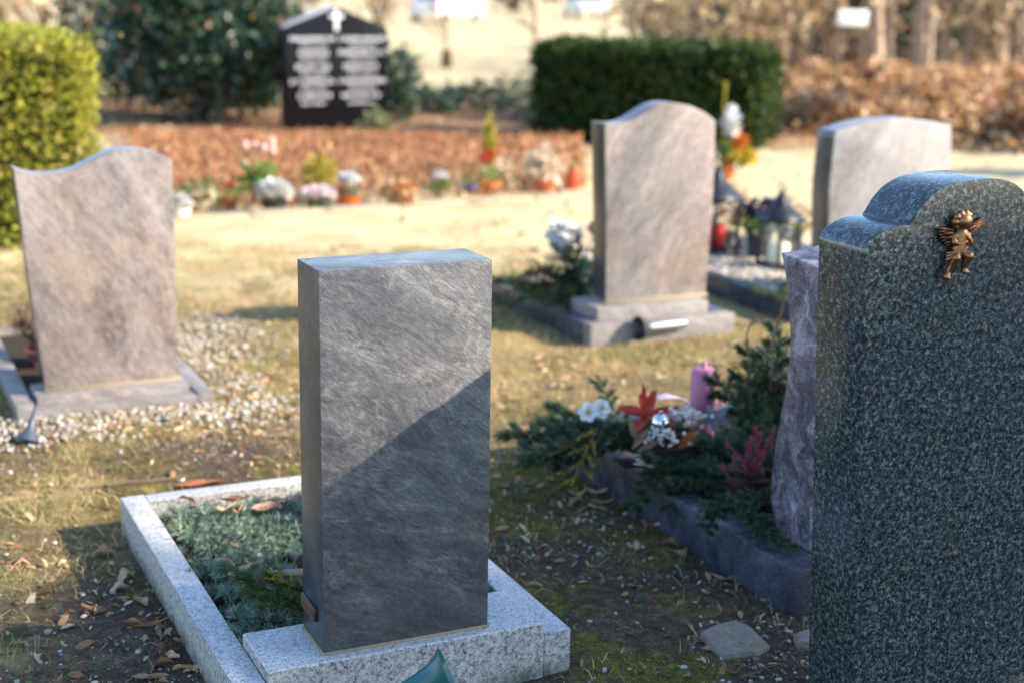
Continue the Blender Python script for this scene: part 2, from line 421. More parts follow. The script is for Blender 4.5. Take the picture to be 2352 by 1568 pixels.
STRAW = leafy('straw_grass', [(0.0, (0.28, 0.19, 0.09)), (0.4, (0.50, 0.38, 0.19)), (0.75, (0.66, 0.53, 0.31)), (1.0, (0.36, 0.22, 0.10))], 0.6, 0.2, 0.35)
GREENG = leafy('green_grass', [(0.0, (0.045, 0.085, 0.018)), (0.5, (0.10, 0.16, 0.035)), (1.0, (0.22, 0.25, 0.07))], 0.55, 0.25, 0.35)
MOSS = leafy('moss', [(0.0, (0.09, 0.09, 0.008)), (0.5, (0.22, 0.19, 0.012)), (1.0, (0.38, 0.32, 0.02))], 0.8, 0.1, 0.2)
DEADLEAF = leafy('dead_leaf', [(0.0, (0.24, 0.12, 0.055)), (0.4, (0.42, 0.25, 0.12)), (0.8, (0.56, 0.39, 0.22)), (1.0, (0.66, 0.52, 0.34))], 0.55, 0.3, 0.2, 1.1)
m = Mat('curled_leaf', 0.5, 0.35)
lc = m.ramp(m.objrand(), [(0.0, (0.30, 0.15, 0.07)), (0.3, (0.44, 0.25, 0.12)), (0.6, (0.52, 0.35, 0.20)), (0.85, (0.64, 0.48, 0.31)), (1.0, (0.36, 0.20, 0.13))])
lc = m.mix(0.55, lc, m.ramp(m.noise(70, 4, 0.65), [(0.3, 0.5), (0.7, 1.5)]), 'MULTIPLY')
m.col(lc).trans(lc, 0.15); m.bump(m.noise(160, 3), 0.2, 0.002)
LEAFM = m.m
PEBBLE = leafy('white_pebble', [(0.0, (0.20, 0.17, 0.14)), (0.3, (0.40, 0.36, 0.31)), (0.7, (0.58, 0.54, 0.48)), (1.0, (0.36, 0.27, 0.19))], 0.6, 0.3, 0)
GRIT = leafy('grit', [(0.0, (0.05, 0.045, 0.04)), (0.45, (0.14, 0.12, 0.10)), (0.7, (0.28, 0.25, 0.21)), (0.88, (0.48, 0.43, 0.37)), (1.0, (0.62, 0.57, 0.50))], 0.75, 0.2, 0)
SPRUCE = leafy('blue_spruce_needles', [(0.0, (0.085, 0.15, 0.11)), (0.5, (0.18, 0.265, 0.20)), (0.85, (0.29, 0.38, 0.29)), (1.0, (0.36, 0.42, 0.29))], 0.45, 0.35, 0.15)
FIR = leafy('fir_needles', [(0.0, (0.018, 0.045, 0.012)), (0.5, (0.045, 0.09, 0.02)), (1.0, (0.12, 0.16, 0.035))], 0.45, 0.35, 0.15)
DFIR = leafy('dark_fir_needles', [(0.0, (0.022, 0.05, 0.028)), (0.5, (0.05, 0.10, 0.055)), (1.0, (0.11, 0.165, 0.085))], 0.45, 0.35, 0.15)
YFIR = leafy('golden_cypress', [(0.0, (0.16, 0.16, 0.02)), (0.5, (0.34, 0.29, 0.03)), (1.0, (0.50, 0.40, 0.06))], 0.5, 0.3, 0.25)
HEDGE = leafy('yew_hedge_leaf', [(0.0, (0.09, 0.105, 0.012)), (0.35, (0.23, 0.25, 0.025)), (0.7, (0.42, 0.41, 0.05)), (0.85, (0.56, 0.51, 0.12)), (1.0, (0.36, 0.20, 0.07))], 0.55, 0.25, 0.35)
HEDGE2 = leafy('dark_hedge_leaf', [(0.0, (0.012, 0.03, 0.008)), (0.5, (0.03, 0.06, 0.014)), (0.9, (0.07, 0.10, 0.02)), (1.0, (0.15, 0.16, 0.03))], 0.55, 0.2, 0.2)
EVERG = leafy('laurel_leaf', [(0.0, (0.012, 0.035, 0.022)), (0.5, (0.03, 0.068, 0.04)), (0.9, (0.06, 0.11, 0.06)), (1.0, (0.25, 0.16, 0.09))], 0.35, 0.45, 0.15)
COPPER = leafy('copper_leaf', [(0.0, (0.16, 0.065, 0.03)), (0.4, (0.44, 0.23, 0.11)), (0.8, (0.64, 0.40, 0.22)), (1.0, (0.78, 0.58, 0.38))], 0.5, 0.3, 0.3, 1.2)
RUST = leafy('rusty_ground_cover', [(0.0, (0.22, 0.09, 0.045)), (0.4, (0.36, 0.165, 0.085)), (0.8, (0.50, 0.26, 0.14)), (1.0, (0.58, 0.38, 0.22))], 0.6, 0.2, 0.3, 1.2)
LITTER = leafy('far_leaf_litter', [(0.0, (0.30, 0.18, 0.08)), (0.5, (0.52, 0.37, 0.20)), (1.0, (0.72, 0.58, 0.38))], 0.6, 0.25, 0.2, 1.1)
def flat(name, c, rough=0.55, trans=0.25, spec=0.3):
    m = Mat(name, rough, spec); cc = m.ramp(m.island(), [(0, tuple(x*0.75 for x in c)), (1, tuple(min(1, x*1.12) for x in c))])
    m.col(cc)
    if trans: m.trans(cc, trans)
    return m.m
PWHITE = flat('white_petal', (0.82, 0.81, 0.78)); PROSE = flat('salmon_petal', (0.82, 0.48, 0.40)); PRED = flat('red_petal', (0.55, 0.03, 0.02))
PYEL = flat('yellow_petal', (0.78, 0.55, 0.05)); PORA = flat('orange_petal', (0.75, 0.22, 0.03)); PPALE = flat('pale_straw_bloom', (0.74, 0.60, 0.44))
PHEATH = flat('heather_bloom', (0.42, 0.085, 0.14)); PPURP = flat('pansy_petal', (0.07, 0.05, 0.11)); DRYH = flat('dry_heather', (0.26, 0.17, 0.12), 0.8)
PGREEN = flat('fresh_leaf', (0.12, 0.22, 0.04)); GREYLEAF = flat('silver_leaf', (0.30, 0.33, 0.38)); POD = flat('magnolia_pod', (0.26, 0.17, 0.10), 0.7, 0.1)
BROWNF = flat('brown_fern', (0.16, 0.075, 0.03), 0.8); BERRY = flat('white_berry', (0.72, 0.62, 0.54), 0.4, 0); BRED = flat('red_leaf', (0.48, 0.045, 0.025), 0.4)
# ================================================================== GROUND
def zones(x, y):
    """weights of moss, straw grass and far lawn; the rest is bare soil"""
    u = x*CU + y*SU; v = -x*SU + y*CU
    n1 = fbm(x, y, 1.3, 3); n2 = fbm(x, y, 4.0, 8); n3 = fbm(x, y, 9.0, 21)
    straw = sstep(5.0, 5.9, y + (n1-0.5)*1.6)
    left = sstep(-0.98, -1.4, x + (n1-0.5)*0.9 + (y-3.2)*0.12)*sstep(5.6, 5.0, y)
    straw = np.maximum(straw, left*(0.35+0.65*sstep(0.35, 0.6, n2)))
    band = np.exp(-((y-4.75-(x+0.6)*0.25)/0.45)**2)*sstep(-2.0, -1.2, x)*sstep(0.7, 0.0, x)
    corr = sstep(1.50, 1.72, u)*sstep(2.42, 2.2, u)*sstep(2.2, 2.9, v)*sstep(5.0, 4.3, v)
    moss = np.clip(band*1.1*sstep(0.30, 0.5, n2*0.5+n1*0.5) + 0.75*corr*sstep(0.49, 0.64, n2*0.6+n3*0.4) + 0.5*sstep(0.6, 0.75, n2)*(1-straw), 0, 1)
    patchy = sstep(0.42, 0.6, n1*0.4+n2*0.6)
    straw = straw*(0.55+0.45*patchy)
    moss = moss*(1-straw*0.75)
    lawn = sstep(7.2, 8.8, y + (n1-0.5)*1.2)
    litter = np.maximum(sstep(0.13, 0.19, x/np.maximum(y, 1) + (n1-0.5)*0.05)*sstep(15.6, 17.0, y + (n1-0.5)*1.5)*sstep(70, 46, y), sstep(15.0, 16.5, y + (n1-0.5))*sstep(23.5, 20.5, y + (n1-0.5)*3)*sstep(0.10, 0.05, x/np.maximum(y, 1)))
    return moss, straw, lawn, litter
def axis(lo, hi, step, far_lo, far_hi, g=1.13):
    a = list(np.arange(lo, hi, step)); d = step
    up = [];  x = hi
    while x < far_hi: up.append(x); d *= g; x += d
    up.append(far_hi); d = step; dn = []; x = lo-step
    while x > far_lo: dn.append(x); d *= g; x -= d
    dn.append(far_lo)
    return np.array(dn[::-1] + a + up)
def ground_z(x, y):
    z = (fbm(x, y, 1.1, 5)-0.5)*0.030 + (fbm(x, y, 7, 9)-0.5)*0.016
    return z*np.exp(-np.maximum(0, np.hypot(x, y)-9)/12) - 0.006
gx = axis(-3.4, 3.6, 0.035, -900, 900); gy = axis(2.2, 8.5, 0.035, -120, 1500)
X, Y = np.meshgrid(gx, gy)
Vg = np.stack([X, Y, ground_z(X, Y)], -1).reshape(-1, 3)
nx, ny = len(gx), len(gy)
ii = (np.arange(ny-1)[:, None]*nx + np.arange(nx-1)[None]).ravel()
me = np_mesh('ground', Vg, np.stack([ii, ii+1, ii+1+nx, ii+nx], -1), None, True)
for nm, w in zip(('moss', 'straw', 'lawn', 'litter'), zones(Vg[:, 0], Vg[:, 1])):
    at = me.attributes.new(nm, 'FLOAT', 'POINT'); at.data.foreach_set('value', np.asarray(w, np.float32))
m = Mat('cemetery_ground', 0.9, 0.15)
P = m.N('ShaderNodeNewGeometry').outputs['Position']
n_f = m.noise(120, 5, 0.7, 0, P); n_m = m.noise(22, 5, 0.65, 0, P); n_b = m.noise(1.7, 5, 0.6, 0, P); n_l = m.noise(0.35, 5, 0.6, 0.5, P)
soil = m.ramp(m.math('ADD', m.math('MULTIPLY', n_f, 0.6), m.math('MULTIPLY', n_m, 0.4)), [(0.36, (0.022, 0.015, 0.010)), (0.5, (0.075, 0.051, 0.033)), (0.6, (0.16, 0.115, 0.08)), (0.72, (0.27, 0.21, 0.16))])
mossc = m.ramp(m.math('ADD', m.math('MULTIPLY', n_f, 0.5), m.math('MULTIPLY', n_m, 0.5)), [(0.36, (0.045, 0.040, 0.008)), (0.5, (0.14, 0.12, 0.014)), (0.65, (0.27, 0.225, 0.022))])
strawc = m.ramp(m.math('ADD', m.math('MULTIPLY', n_f, 0.5), m.math('MULTIPLY', n_m, 0.5)), [(0.34, (0.15, 0.095, 0.042)), (0.5, (0.35, 0.245, 0.11)), (0.66, (0.54, 0.41, 0.21))])
strawc = m.mix(m.ramp(n_b, [(0.40, 0.0), (0.6, 0.8)]), strawc, m.mix(1.0, strawc, (0.72, 0.85, 0.55), 'MULTIPLY'))
lawnc = m.ramp(m.math('ADD', m.math('MULTIPLY', n_m, 0.35), m.math('MULTIPLY', n_b, 0.65)), [(0.34, (0.42, 0.31, 0.16)), (0.5, (0.57, 0.44, 0.255)), (0.64, (0.66, 0.545, 0.35))])
lawnc = m.mix(m.ramp(n_l, [(0.45, 0.0), (0.6, 0.5)]), lawnc, (0.46, 0.44, 0.22))
c = m.mix(m.math('MULTIPLY', m.attr('moss'), m.ramp(m.noise(34, 6, 0.72, 0.4, P), [(0.42, 0.05), (0.56, 1.0)])), soil, mossc)
c = m.mix(m.attr('straw'), c, strawc)
c = m.mix(m.attr('lawn'), c, lawnc)
litc = m.ramp(m.math('ADD', m.math('MULTIPLY', m.noise(9, 4, 0.7, 0, P), 0.6), m.math('MULTIPLY', n_b, 0.4)), [(0.36, (0.07, 0.035, 0.018)), (0.5, (0.26, 0.14, 0.07)), (0.64, (0.46, 0.29, 0.17))])
c = m.mix(m.attr('litter'), c, litc)
m.col(c); m.bump(m.math('ADD', n_f, n_m), 0.6, 0.012)
GROUND = m.m
g = link('ground', me, GROUND); tag(g, kind='structure')

# graves on the cemetery grid, for keeping grass and gravel out of them: (u0, u1, v0, v1)
RECTS = [(0.7356, 1.5766, 3.011, 4.396), (2.286, 3.3, 3.07, 4.65), (0.60, 1.38, 5.70, 7.15), (3.22, 4.10, 6.02, 7.30), (4.42, 5.5, 6.0, 7.7), (1.90, 2.50, 2.40, 2.60)]
def outside(x, y, pad=0.0):
    u = x*CU + y*SU; v = -x*SU + y*CU; ok = np.ones(len(x), bool)
    for a, b, c_, d in RECTS: ok &= ~((u > a-pad) & (u < b+pad) & (v > c_-pad) & (v < d+pad))
    return ok
def visible(x, y, margin=0.25):
    return (np.abs(x) < y*0.362 + margin)

# ================================================================== STONES
# ---- middle grave: kerbs, plinth, gneiss stele
u0, u1, v0, v1, KZ, KW = 0.7356, 1.5766, 3.011, 4.396, 0.1096, 0.0723
gb = empty('grave_border', UV(u0, v0), PHI, 'pale grey granite border and plinth of the sharp middle grave', 'grave border')
W, D = u1-u0, v1-v0
def two_tone(me, rough_axis):                 # outer upright faces keep their rough sawn finish
    me.materials.append(PGRANITE2)
    for p in me.polygons:
        n = p.normal
        if abs(n.z) < 0.5 and ((rough_axis == 'x' and abs(n.x) > 0.6) or (rough_axis == 'y' and abs(n.y) > 0.6) or rough_axis == 'xy'): p.material_index = 1
    return me
link('kerb_stone', two_tone(box_mesh('kerb', (0, 0, -0.15), (KW, D, KZ), PGRANITE, 0.004), 'xy'), parent=gb)
link('kerb_stone', two_tone(box_mesh('kerb', (W-KW, 0.002, -0.15), (W, D, KZ-0.001), PGRANITE, 0.004), 'xy'), parent=gb)
link('kerb_stone', two_tone(box_mesh('kerb', (KW+0.0015, D-KW, -0.15), (W-KW-0.0015, D-0.001, KZ-0.0005), PGRANITE, 0.004), 'xy'), parent=gb)
link('plinth', two_tone(box_mesh('plinth', (KW+0.002, -0.003, -0.1), (W-KW-0.002, 0.222, 0.1385), PGRANITE, 0.007, 3), 'xy'), parent=gb)
bs = link('bed_soil', box_mesh('bed_soil', (KW, 0.2, -0.1), (W-KW, D-KW, 0.055), SOIL, 0), parent=gb)

su, sv = 0.952, 3.041
st = empty('gravestone', UV(su, sv, 0.1385), PHI, 'slim rectangular grey gneiss headstone in sharp focus with a shadow across it', 'gravestone', 'headstones')
link('slab', polish_shade_edges(box_mesh('slab', (0, 0, 0.004), (0.4125, 0.1619, 0.9), GNEISS, 0.0035, 2), GNEISS_SHADE), parent=st)
link('mortar_joint', box_mesh('joint', (-0.004, -0.004, -0.001), (0.4165, 0.166, 0.0065), MORTAR, 0.002, 1), parent=st)
plq = link('plaque', box_mesh('plaque', (-0.008, 0.045, 0.065), (0.001, 0.150, 0.099), IRON, 0.001, 1), parent=st)
PLQF = plain('plaque_face', (0.17, 0.085, 0.065), 0.4, 0.5, 0.4, 0.3, 150)
link('plaque_face', box_mesh('plaque_face', (-0.0095, 0.048, 0.068), (-0.0078, 0.147, 0.096), PLQF, 0, 1), parent=plq)
PLQL = plain('plaque_letter', (0.36, 0.20, 0.15), 0.35, 0.5, 0.6, 0.2)
for i in range(9):
    y = 0.056 + i*0.0098; bm = bmesh.new()
    for (a, b, z0, z1) in ((0, 0.0016, 0.073, 0.091), (0.0016, 0.0052, 0.0885 if i % 3 else 0.073, 0.091 if i % 3 else 0.0755), (0.0052, 0.0066, 0.073, 0.091 if i % 2 else 0.083)):
        q = bmesh.ops.create_cube(bm, size=1.0)['verts']
        for v_ in q: v_.co = Vector((-0.0112 if v_.co.x < 0 else -0.009, y + (a if v_.co.y < 0 else b), z0 if v_.co.z < 0 else z1))
    link('letter', bm_mesh('letter', bm, PLQL), parent=plq)

# ---- dark granite stone with the angel
def mirror_outline(half, cx):                 # half runs from the base left edge up to the crown
    return half + [(2*cx - x, z) for x, z in half[::-1] if abs(x-cx) > 1e-6]
o_ = UV(1.919, 2.416)
dg = empty('gravestone', o_ + UV(0.056, 0, 0), PHI, 'dark speckled polished granite headstone with stepped rounded top and bronze angel', 'gravestone', 'headstones')
arc = [(0.0, 0.02), (0.0, 1.118)] + [tuple(p_) for p_ in smooth_curve([(0.0, 1.133), (0.010, 1.149), (0.030, 1.161), (0.052, 1.169), (0.078, 1.173), (0.111, 1.1735)], 4)]
arc += [tuple(p_) for p_ in smooth_curve([(0.114, 1.1765), (0.122, 1.186), (0.137, 1.206), (0.160, 1.226), (0.184, 1.239), (0.214, 1.248), (0.250, 1.2515), (0.282, 1.252)], 4)]
out = [(0.0, 0.02)] + arc[1:]
link('slab', slab_mesh('slab', mirror_outline(out, 0.282)[::-1], 0.16, DGRANITE, 0.005, 3, 35), parent=dg)
dg.rotation_euler = (0, R(-2.8), PHI)   # the stone leans a little
pl = empty('grave_border', UV(1.90, 2.36), PHI, 'dark granite plinth under the angel headstone', 'grave border')
link('plinth', box_mesh('plinth', (0, 0, -0.1), (0.68, 0.26, 0.022), DGRANITE, 0.006), parent=pl)

# ---- left stone, wave top
lf = empty('gravestone', UV(0.712, 5.836, 0.08), PHI, 'wave-topped beige and rose gneiss headstone beside the white gravel', 'gravestone', 'headstones')
ol = [(0.0, 0.0), (0.523, 0.0), (0.523, 0.40), (0.527, 0.86)]
ol += [tuple(p_) for p_ in smooth_curve([(0.526, 0.884), (0.45, 0.917), (0.367, 0.930), (0.301, 0.923), (0.234, 0.895), (0.151, 0.858), (0.07, 0.844), (-0.009, 0.850), (-0.070, 0.872)], 4)]
ol += [(-0.035, 0.40)]
link('slab', polish_shade_edges(slab_mesh('slab', ol, 0.115, ROSE, 0.004), ROSE_SHADE), parent=lf)
link('mortar_joint', box_mesh('joint', (-0.003, -0.004, -0.004), (0.527, 0.12, 0.006), MORTAR, 0.001, 1), parent=lf)
lb = empty('grave_border', UV(0.585, 5.69), PHI, 'weathered grey border of the grave behind the left headstone', 'grave border')
link('kerb_stone', box_mesh('kerb', (0, 0.03, -0.12), (0.072, 1.45, 0.058), PLUMK, 0.006), parent=lb)
link('kerb_stone', box_mesh('kerb', (0.69, 0.005, -0.12), (0.755, 1.45, 0.052), PLUMK, 0.006), parent=lb)
link('kerb_stone', box_mesh('kerb', (0.075, 1.38, -0.12), (0.688, 1.449, 0.056), PLUMK, 0.006), parent=lb)
link('kerb_stone', box_mesh('kerb', (0.002, 0, -0.12), (0.688, 0.075, 0.044), PLUMK, 0.006), parent=lb)
link('plinth', box_mesh('plinth', (0.085, 0.078, -0.1), (0.675, 0.29, 0.076), PLUMK, 0.006), parent=lb)
link('bed_soil', box_mesh('bed_soil', (0.06, 0.2, -0.1), (0.70, 1.39, 0.03), SOIL, 0), parent=lb)

# ---- pink stone, wave top, stepped plinth
pk = empty('gravestone', UV(3.38, 6.19, 0.16), PHI, 'tall wave-topped pinkish veined headstone on a stepped base', 'gravestone', 'headstones')
ol = [(0.0, 0.0), (0.566, 0.0), (0.580, 0.40), (0.585, 0.62)]
ol += [tuple(p_) for p_ in smooth_curve([(0.577, 0.866), (0.519, 0.905), (0.419, 0.943), (0.321, 0.956), (0.25, 0.946), (0.179, 0.912), (0.11, 0.876), (0.04, 0.861), (-0.036, 0.868)], 4)]
ol += [(-0.012, 0.40)]
link('slab', polish_shade_edges(slab_mesh('slab', ol, 0.135, PINK, 0.006), PINK_SHADE), parent=pk)
link('mortar_joint', box_mesh('joint', (-0.004, -0.012, -0.004), (0.570, 0.14, 0.012), MORTAR, 0.002, 1), parent=pk)
pb = empty('grave_border', UV(3.215, 6.02), PHI, 'brown grey stepped plinth and kerbs under the pink headstone', 'grave border')
link('plinth', box_mesh('plinth', (0.08, 0.09, -0.05), (0.70, 0.38, 0.157), PLUMK, 0.01), parent=pb)
link('kerb_stone', box_mesh('kerb', (0.0, 0, -0.12), (0.80, 0.088, 0.10), PLUMK, 0.008), parent=pb)
link('kerb_stone', box_mesh('kerb', (0.0, 0.09, -0.12), (0.078, 1.28, 0.098), DKERB, 0.008), parent=pb)
link('kerb_stone', box_mesh('kerb', (0.727, 0.09, -0.12), (0.80, 1.28, 0.098), DKERB, 0.008), parent=pb)
link('kerb_stone', box_mesh('kerb', (0.079, 1.20, -0.12), (0.726, 1.279, 0.096), PLUMK, 0.008), parent=pb)
link('bed_soil', box_mesh('bed_soil', (0.07, 0.3, -0.1), (0.73, 1.21, 0.06), SOIL, 0), parent=pb)

# ---- pale stone, curved sides
wh = empty('gravestone', UV(4.625, 6.12, 0.0), PHI, 'pale broad headstone with bowed sides and gently arched top', 'gravestone', 'headstones')
ol = [(0.01, 0.12), (0.745, 0.12)]
ol += [tuple(p_) for p_ in smooth_curve([(0.755, 0.40), (0.764, 0.65), (0.759, 0.815), (0.738, 0.972)], 4)]
ol += [tuple(p_) for p_ in smooth_curve([(0.732, 0.978), (0.575, 1.006), (0.405, 1.020), (0.213, 1.008), (0.106, 0.989), (0.002, 0.962)], 4)]
ol += [tuple(p_) for p_ in smooth_curve([(-0.003, 0.955), (-0.012, 0.82), (-0.016, 0.65), (0.0, 0.35)], 4)]
link('slab', polish_shade_edges(slab_mesh('slab', ol, 0.15, WHITE, 0.008), WHITE_SHADE), parent=wh)
wb = empty('grave_border', UV(4.42, 6.02), PHI, 'dark border filled with white gravel around the lanterns', 'grave border')
link('plinth', box_mesh('plinth', (0.12, 0.05, -0.05), (1.06, 0.34, 0.12), PLUMK, 0.01), parent=wb)
link('kerb_stone', box_mesh('kerb', (0.0, 0, -0.12), (0.08, 1.75, 0.11), DKERB, 0.008), parent=wb)
link('kerb_stone', box_mesh('kerb', (1.05, 0, -0.12), (1.13, 1.75, 0.11), DKERB, 0.008), parent=wb)
link('kerb_stone', box_mesh('kerb', (0.081, 1.67, -0.12), (1.049, 1.749, 0.108), DKERB, 0.008), parent=wb)
link('kerb_stone', box_mesh('kerb', (0.081, -0.02, -0.12), (1.049, 0.048, 0.108), DKERB, 0.008), parent=wb)
link('bed_soil', box_mesh('bed_soil', (0.07, 0.2, -0.1), (1.06, 1.68, 0.07), SOIL, 0), parent=wb)

# ---- plum stone with wavy faces, mostly behind the granite one
wv = empty('gravestone', UV(2.41, 3.15, 0.12), PHI, 'plum grey headstone with rippling faces behind the dark granite one', 'gravestone', 'headstones')
far_ = smooth_curve([(0.178, 0.0), (0.216, 0.052), (0.233, 0.113), (0.229, 0.207), (0.214, 0.316), (0.193, 0.424), (0.181, 0.553), (0.197, 0.65), (0.218, 0.733), (0.249, 0.812)], 4)
near_ = smooth_curve([(0.0, 0.0), (0.018, 0.05), (0.045, 0.113), (0.05, 0.207), (0.035, 0.316), (0.01, 0.424), (-0.005, 0.553), (0.012, 0.65), (0.035, 0.733), (0.072, 0.800)], 4)
bm = bmesh.new(); ring = [(a[0], a[1]) for a in near_] + [(b[0], b[1]) for b in far_[::-1]]
WS = 0.46
va = [bm.verts.new((0, y, z)) for y, z in ring]; vb = [bm.verts.new((WS, y+0.03, z+0.04*(z/0.8))) for y, z in ring]
f1 = bm.faces.new(va); f2 = bm.faces.new(vb[::-1]); n = len(va)
for i in range(n): bm.faces.new((va[i], vb[i], vb[(i+1) % n], va[(i+1) % n]))
bmesh.ops.recalc_face_normals(bm, faces=bm.faces[:])
bmesh.ops.bevel(bm, geom=list(set(f1.edges) | set(f2.edges)), offset=0.004, segments=2, affect='EDGES', profile=0.6)
link('slab', bm_mesh('slab', bm, WAVY, 35), parent=wv)
vb_ = empty('grave_border', UV(2.286, 3.072), PHI, 'blue black stone border under the wreath and candle', 'grave border')
link('kerb_stone', box_mesh('kerb', (0, 0, -0.14), (0.118, 0.315, 0.125), DKERB, 0.004), parent=vb_)
link('kerb_stone', box_mesh('kerb', (0.0015, 0.317, -0.14), (0.105, 0.95, 0.123), DKERB, 0.004), parent=vb_)
link('kerb_stone', box_mesh('kerb', (0.001, 0.952, -0.14), (0.105, 1.55, 0.124), DKERB, 0.004), parent=vb_)
link('kerb_stone', box_mesh('kerb', (0.12, 0, -0.14), (0.95, 0.10, 0.124), DKERB, 0.004), parent=vb_)
link('kerb_stone', box_mesh('kerb', (0.107, 1.45, -0.14), (0.95, 1.549, 0.122), DKERB, 0.004), parent=vb_)
link('plinth', box_mesh('plinth', (0.121, 0.07, -0.1), (0.70, 0.31, 0.1195), DKERB, 0.004), parent=vb_)
link('bed_soil', box_mesh('bed_soil', (0.09, 0.3, -0.1), (0.95, 1.46, 0.10), SOIL, 0), parent=vb_)

# ---- black family stone far behind
bl = empty('gravestone', (0, 0, 0), 0, 'black polished gabled family headstone with pale cross and ten lines of lettering', 'gravestone', 'headstones')
A, B = depth(651, 60, 17.2), depth(890, 85, 17.75)
rz = math.atan2(B.y-A.y, B.x-A.x); bw = math.hypot(B.x-A.x, B.y-A.y)
bl.location = (A.x, A.y, 0); bl.rotation_euler = (0, 0, rz)
zl = A.z; zp = depth(768, 16, 17.4).z
link('slab', slab_mesh('slab', [(0, -0.05), (bw, -0.05), (bw, zl-0.02), (bw*0.5, zp), (0, zl-0.02)], 0.16, BLACK, 0.006), parent=bl)
GREYCAP = plain('honed_grey_edge', (0.34, 0.35, 0.40), 0.35, 0.5)
ca = math.atan2(zp-zl+0.02, bw*0.5); cl_ = math.hypot(bw*0.5, zp-zl+0.02)
cp = link('coping', box_mesh('coping', (0, -0.004, 0.001), (cl_, 0.164, 0.030), GREYCAP, 0.003), parent=bl, loc=(-0.004, 0, zl-0.022), rot=(0, -ca, 0))
LETTER = plain('silvered_lettering', (0.80, 0.79, 0.82), 0.5, 0.3, 0, 0.05)
cr = empty('cross', (0, 0, 0)); cr.parent = bl
def zrow(y): return depth(770, y, 17.4).z
zt, zb = zrow(22), zrow(72)
link('upright', box_mesh('upright', (bw*0.5-0.022, -0.012, zb), (bw*0.5+0.022, 0.001, zt), LETTER, 0.003), parent=cr)
link('crossbar', box_mesh('crossbar', (bw*0.5-0.085, -0.013, zt-0.10), (bw*0.5+0.085, 0.0012, zt-0.062), LETTER, 0.003), parent=cr)
rows = [(90, 0.06, 0.47, 0.53, 0.97), (105, 0.16, 0.40, 0.62, 0.88), (122, 0.14, 0.42, 0.52, 0.96), (138, 0.16, 0.40, 0.62, 0.88), (155, 0.11, 0.45, 0.57, 0.91), (171, 0.16, 0.40, 0.62, 0.88),
        (188, 0.06, 0.48, 0.53, 0.97), (204, 0.16, 0.40, 0.62, 0.88), (221, 0.13, 0.44, 0.55, 0.93), (238, 0.16, 0.40, 0.62, 0.88)]
for i, (yy, a, b, c_, d_) in enumerate(rows):
    zc = zrow(yy); hh = 0.023 if i % 2 == 0 else 0.014
    for x0, x1 in ((a, b), (c_, d_)):
        bm = bmesh.new(); x = x0*bw; first = True
        while x < x1*bw:
            w = 0.012; h2 = hh*1.35 if first else hh; first = False
            for (p0, p1, q0, q1) in ((0, w*0.6, -h2, h2), (w*0.6, w*1.4, random.choice((-h2, 0, h2*0.7)), None)):
                if q1 is None: q1 = q0 + h2*0.5
                q = bmesh.ops.create_cube(bm, size=1.0)['verts']
                for v_ in q: v_.co = Vector((x + (p0 if v_.co.x < 0 else p1), -0.004 if v_.co.y < 0 else 0.001, zc + (q0 if v_.co.z < 0 else q1)))
            x += random.uniform(0.021, 0.027)
            if random.random() < 0.12: x += 0.02
        tag(link('lettering', bm_mesh('lettering', bm, LETTER), parent=bl), kind='stuff')

# ================================================================== ANGEL
ag = empty('angel_figure', UV(1.919, 2.416) + UV(0.245, 0, 1.128), PHI, 'small bronze winged cherub seated on the dark granite face', 'figurine')
ax = lambda x, y, d=0: Vector(((x-980)*0.000165 - d*0.46*0.78, -d*0.46, -(y-800)*0.000129 + d*0.46*0.16))
bm = bmesh.new()
def blob(p, r, s=(1, 1, 1)):
    M4 = Matrix.Translation(p) @ Matrix.Diagonal((r*s[0], r*s[1], r*s[2], 1))
    bmesh.ops.create_icosphere(bm, subdivisions=3, radius=1.0, matrix=M4)
def limb(pts, rs, n=7):
    for i in range(len(pts)-1):
        for k in range(n):
            t = k/(n-1); blob(pts[i].lerp(pts[i+1], t), rs[i]*(1-t) + rs[i+1]*t)
# head turned to the right, hair cap and curls, face
hd = ax(1000, 400, 0.024)
blob(hd, 0.0185, (1.12, 1.05, 1.08)); blob(ax(1060, 440, 0.031), 0.0115, (1, 1, 1.15)); blob(ax(1075, 500, 0.031), 0.0075)
for x, y, d, r in ((900, 330, 0.028, 0.0095), (960, 290, 0.032, 0.0090), (1040, 285, 0.032, 0.0085), (880, 410, 0.026, 0.0095), (900, 480, 0.024, 0.0085), (1090, 310, 0.028, 0.0070)): blob(ax(x, y, d), r)
blob(ax(1040, 475, 0.041), 0.0030); blob(ax(1110, 480, 0.038), 0.0045); blob(ax(1052, 480, 0.0405), 0.0048); blob(ax(1085, 462, 0.0425), 0.0026, (1, 1.1, 1.4)); blob(ax(1080, 507, 0.0405), 0.0024, (1.4, 1, 0.6)); blob(ax(985, 470, 0.033), 0.0032)
for x in (1050, 1112): blob(ax(x, 440, 0.0405), 0.0020, (1.3, 1, 0.7))
limb([ax(1000, 520, 0.020), ax(985, 600, 0.020)], [0.0085, 0.011])
limb([ax(985, 620, 0.020), ax(970, 720, 0.022), ax(960, 830, 0.022), ax(950, 900, 0.020)], [0.0165, 0.0155, 0.016, 0.017])
blob(ax(900, 650, 0.020), 0.0105); blob(ax(1075, 650, 0.020), 0.0105); blob(ax(970, 810, 0.030), 0.0105)
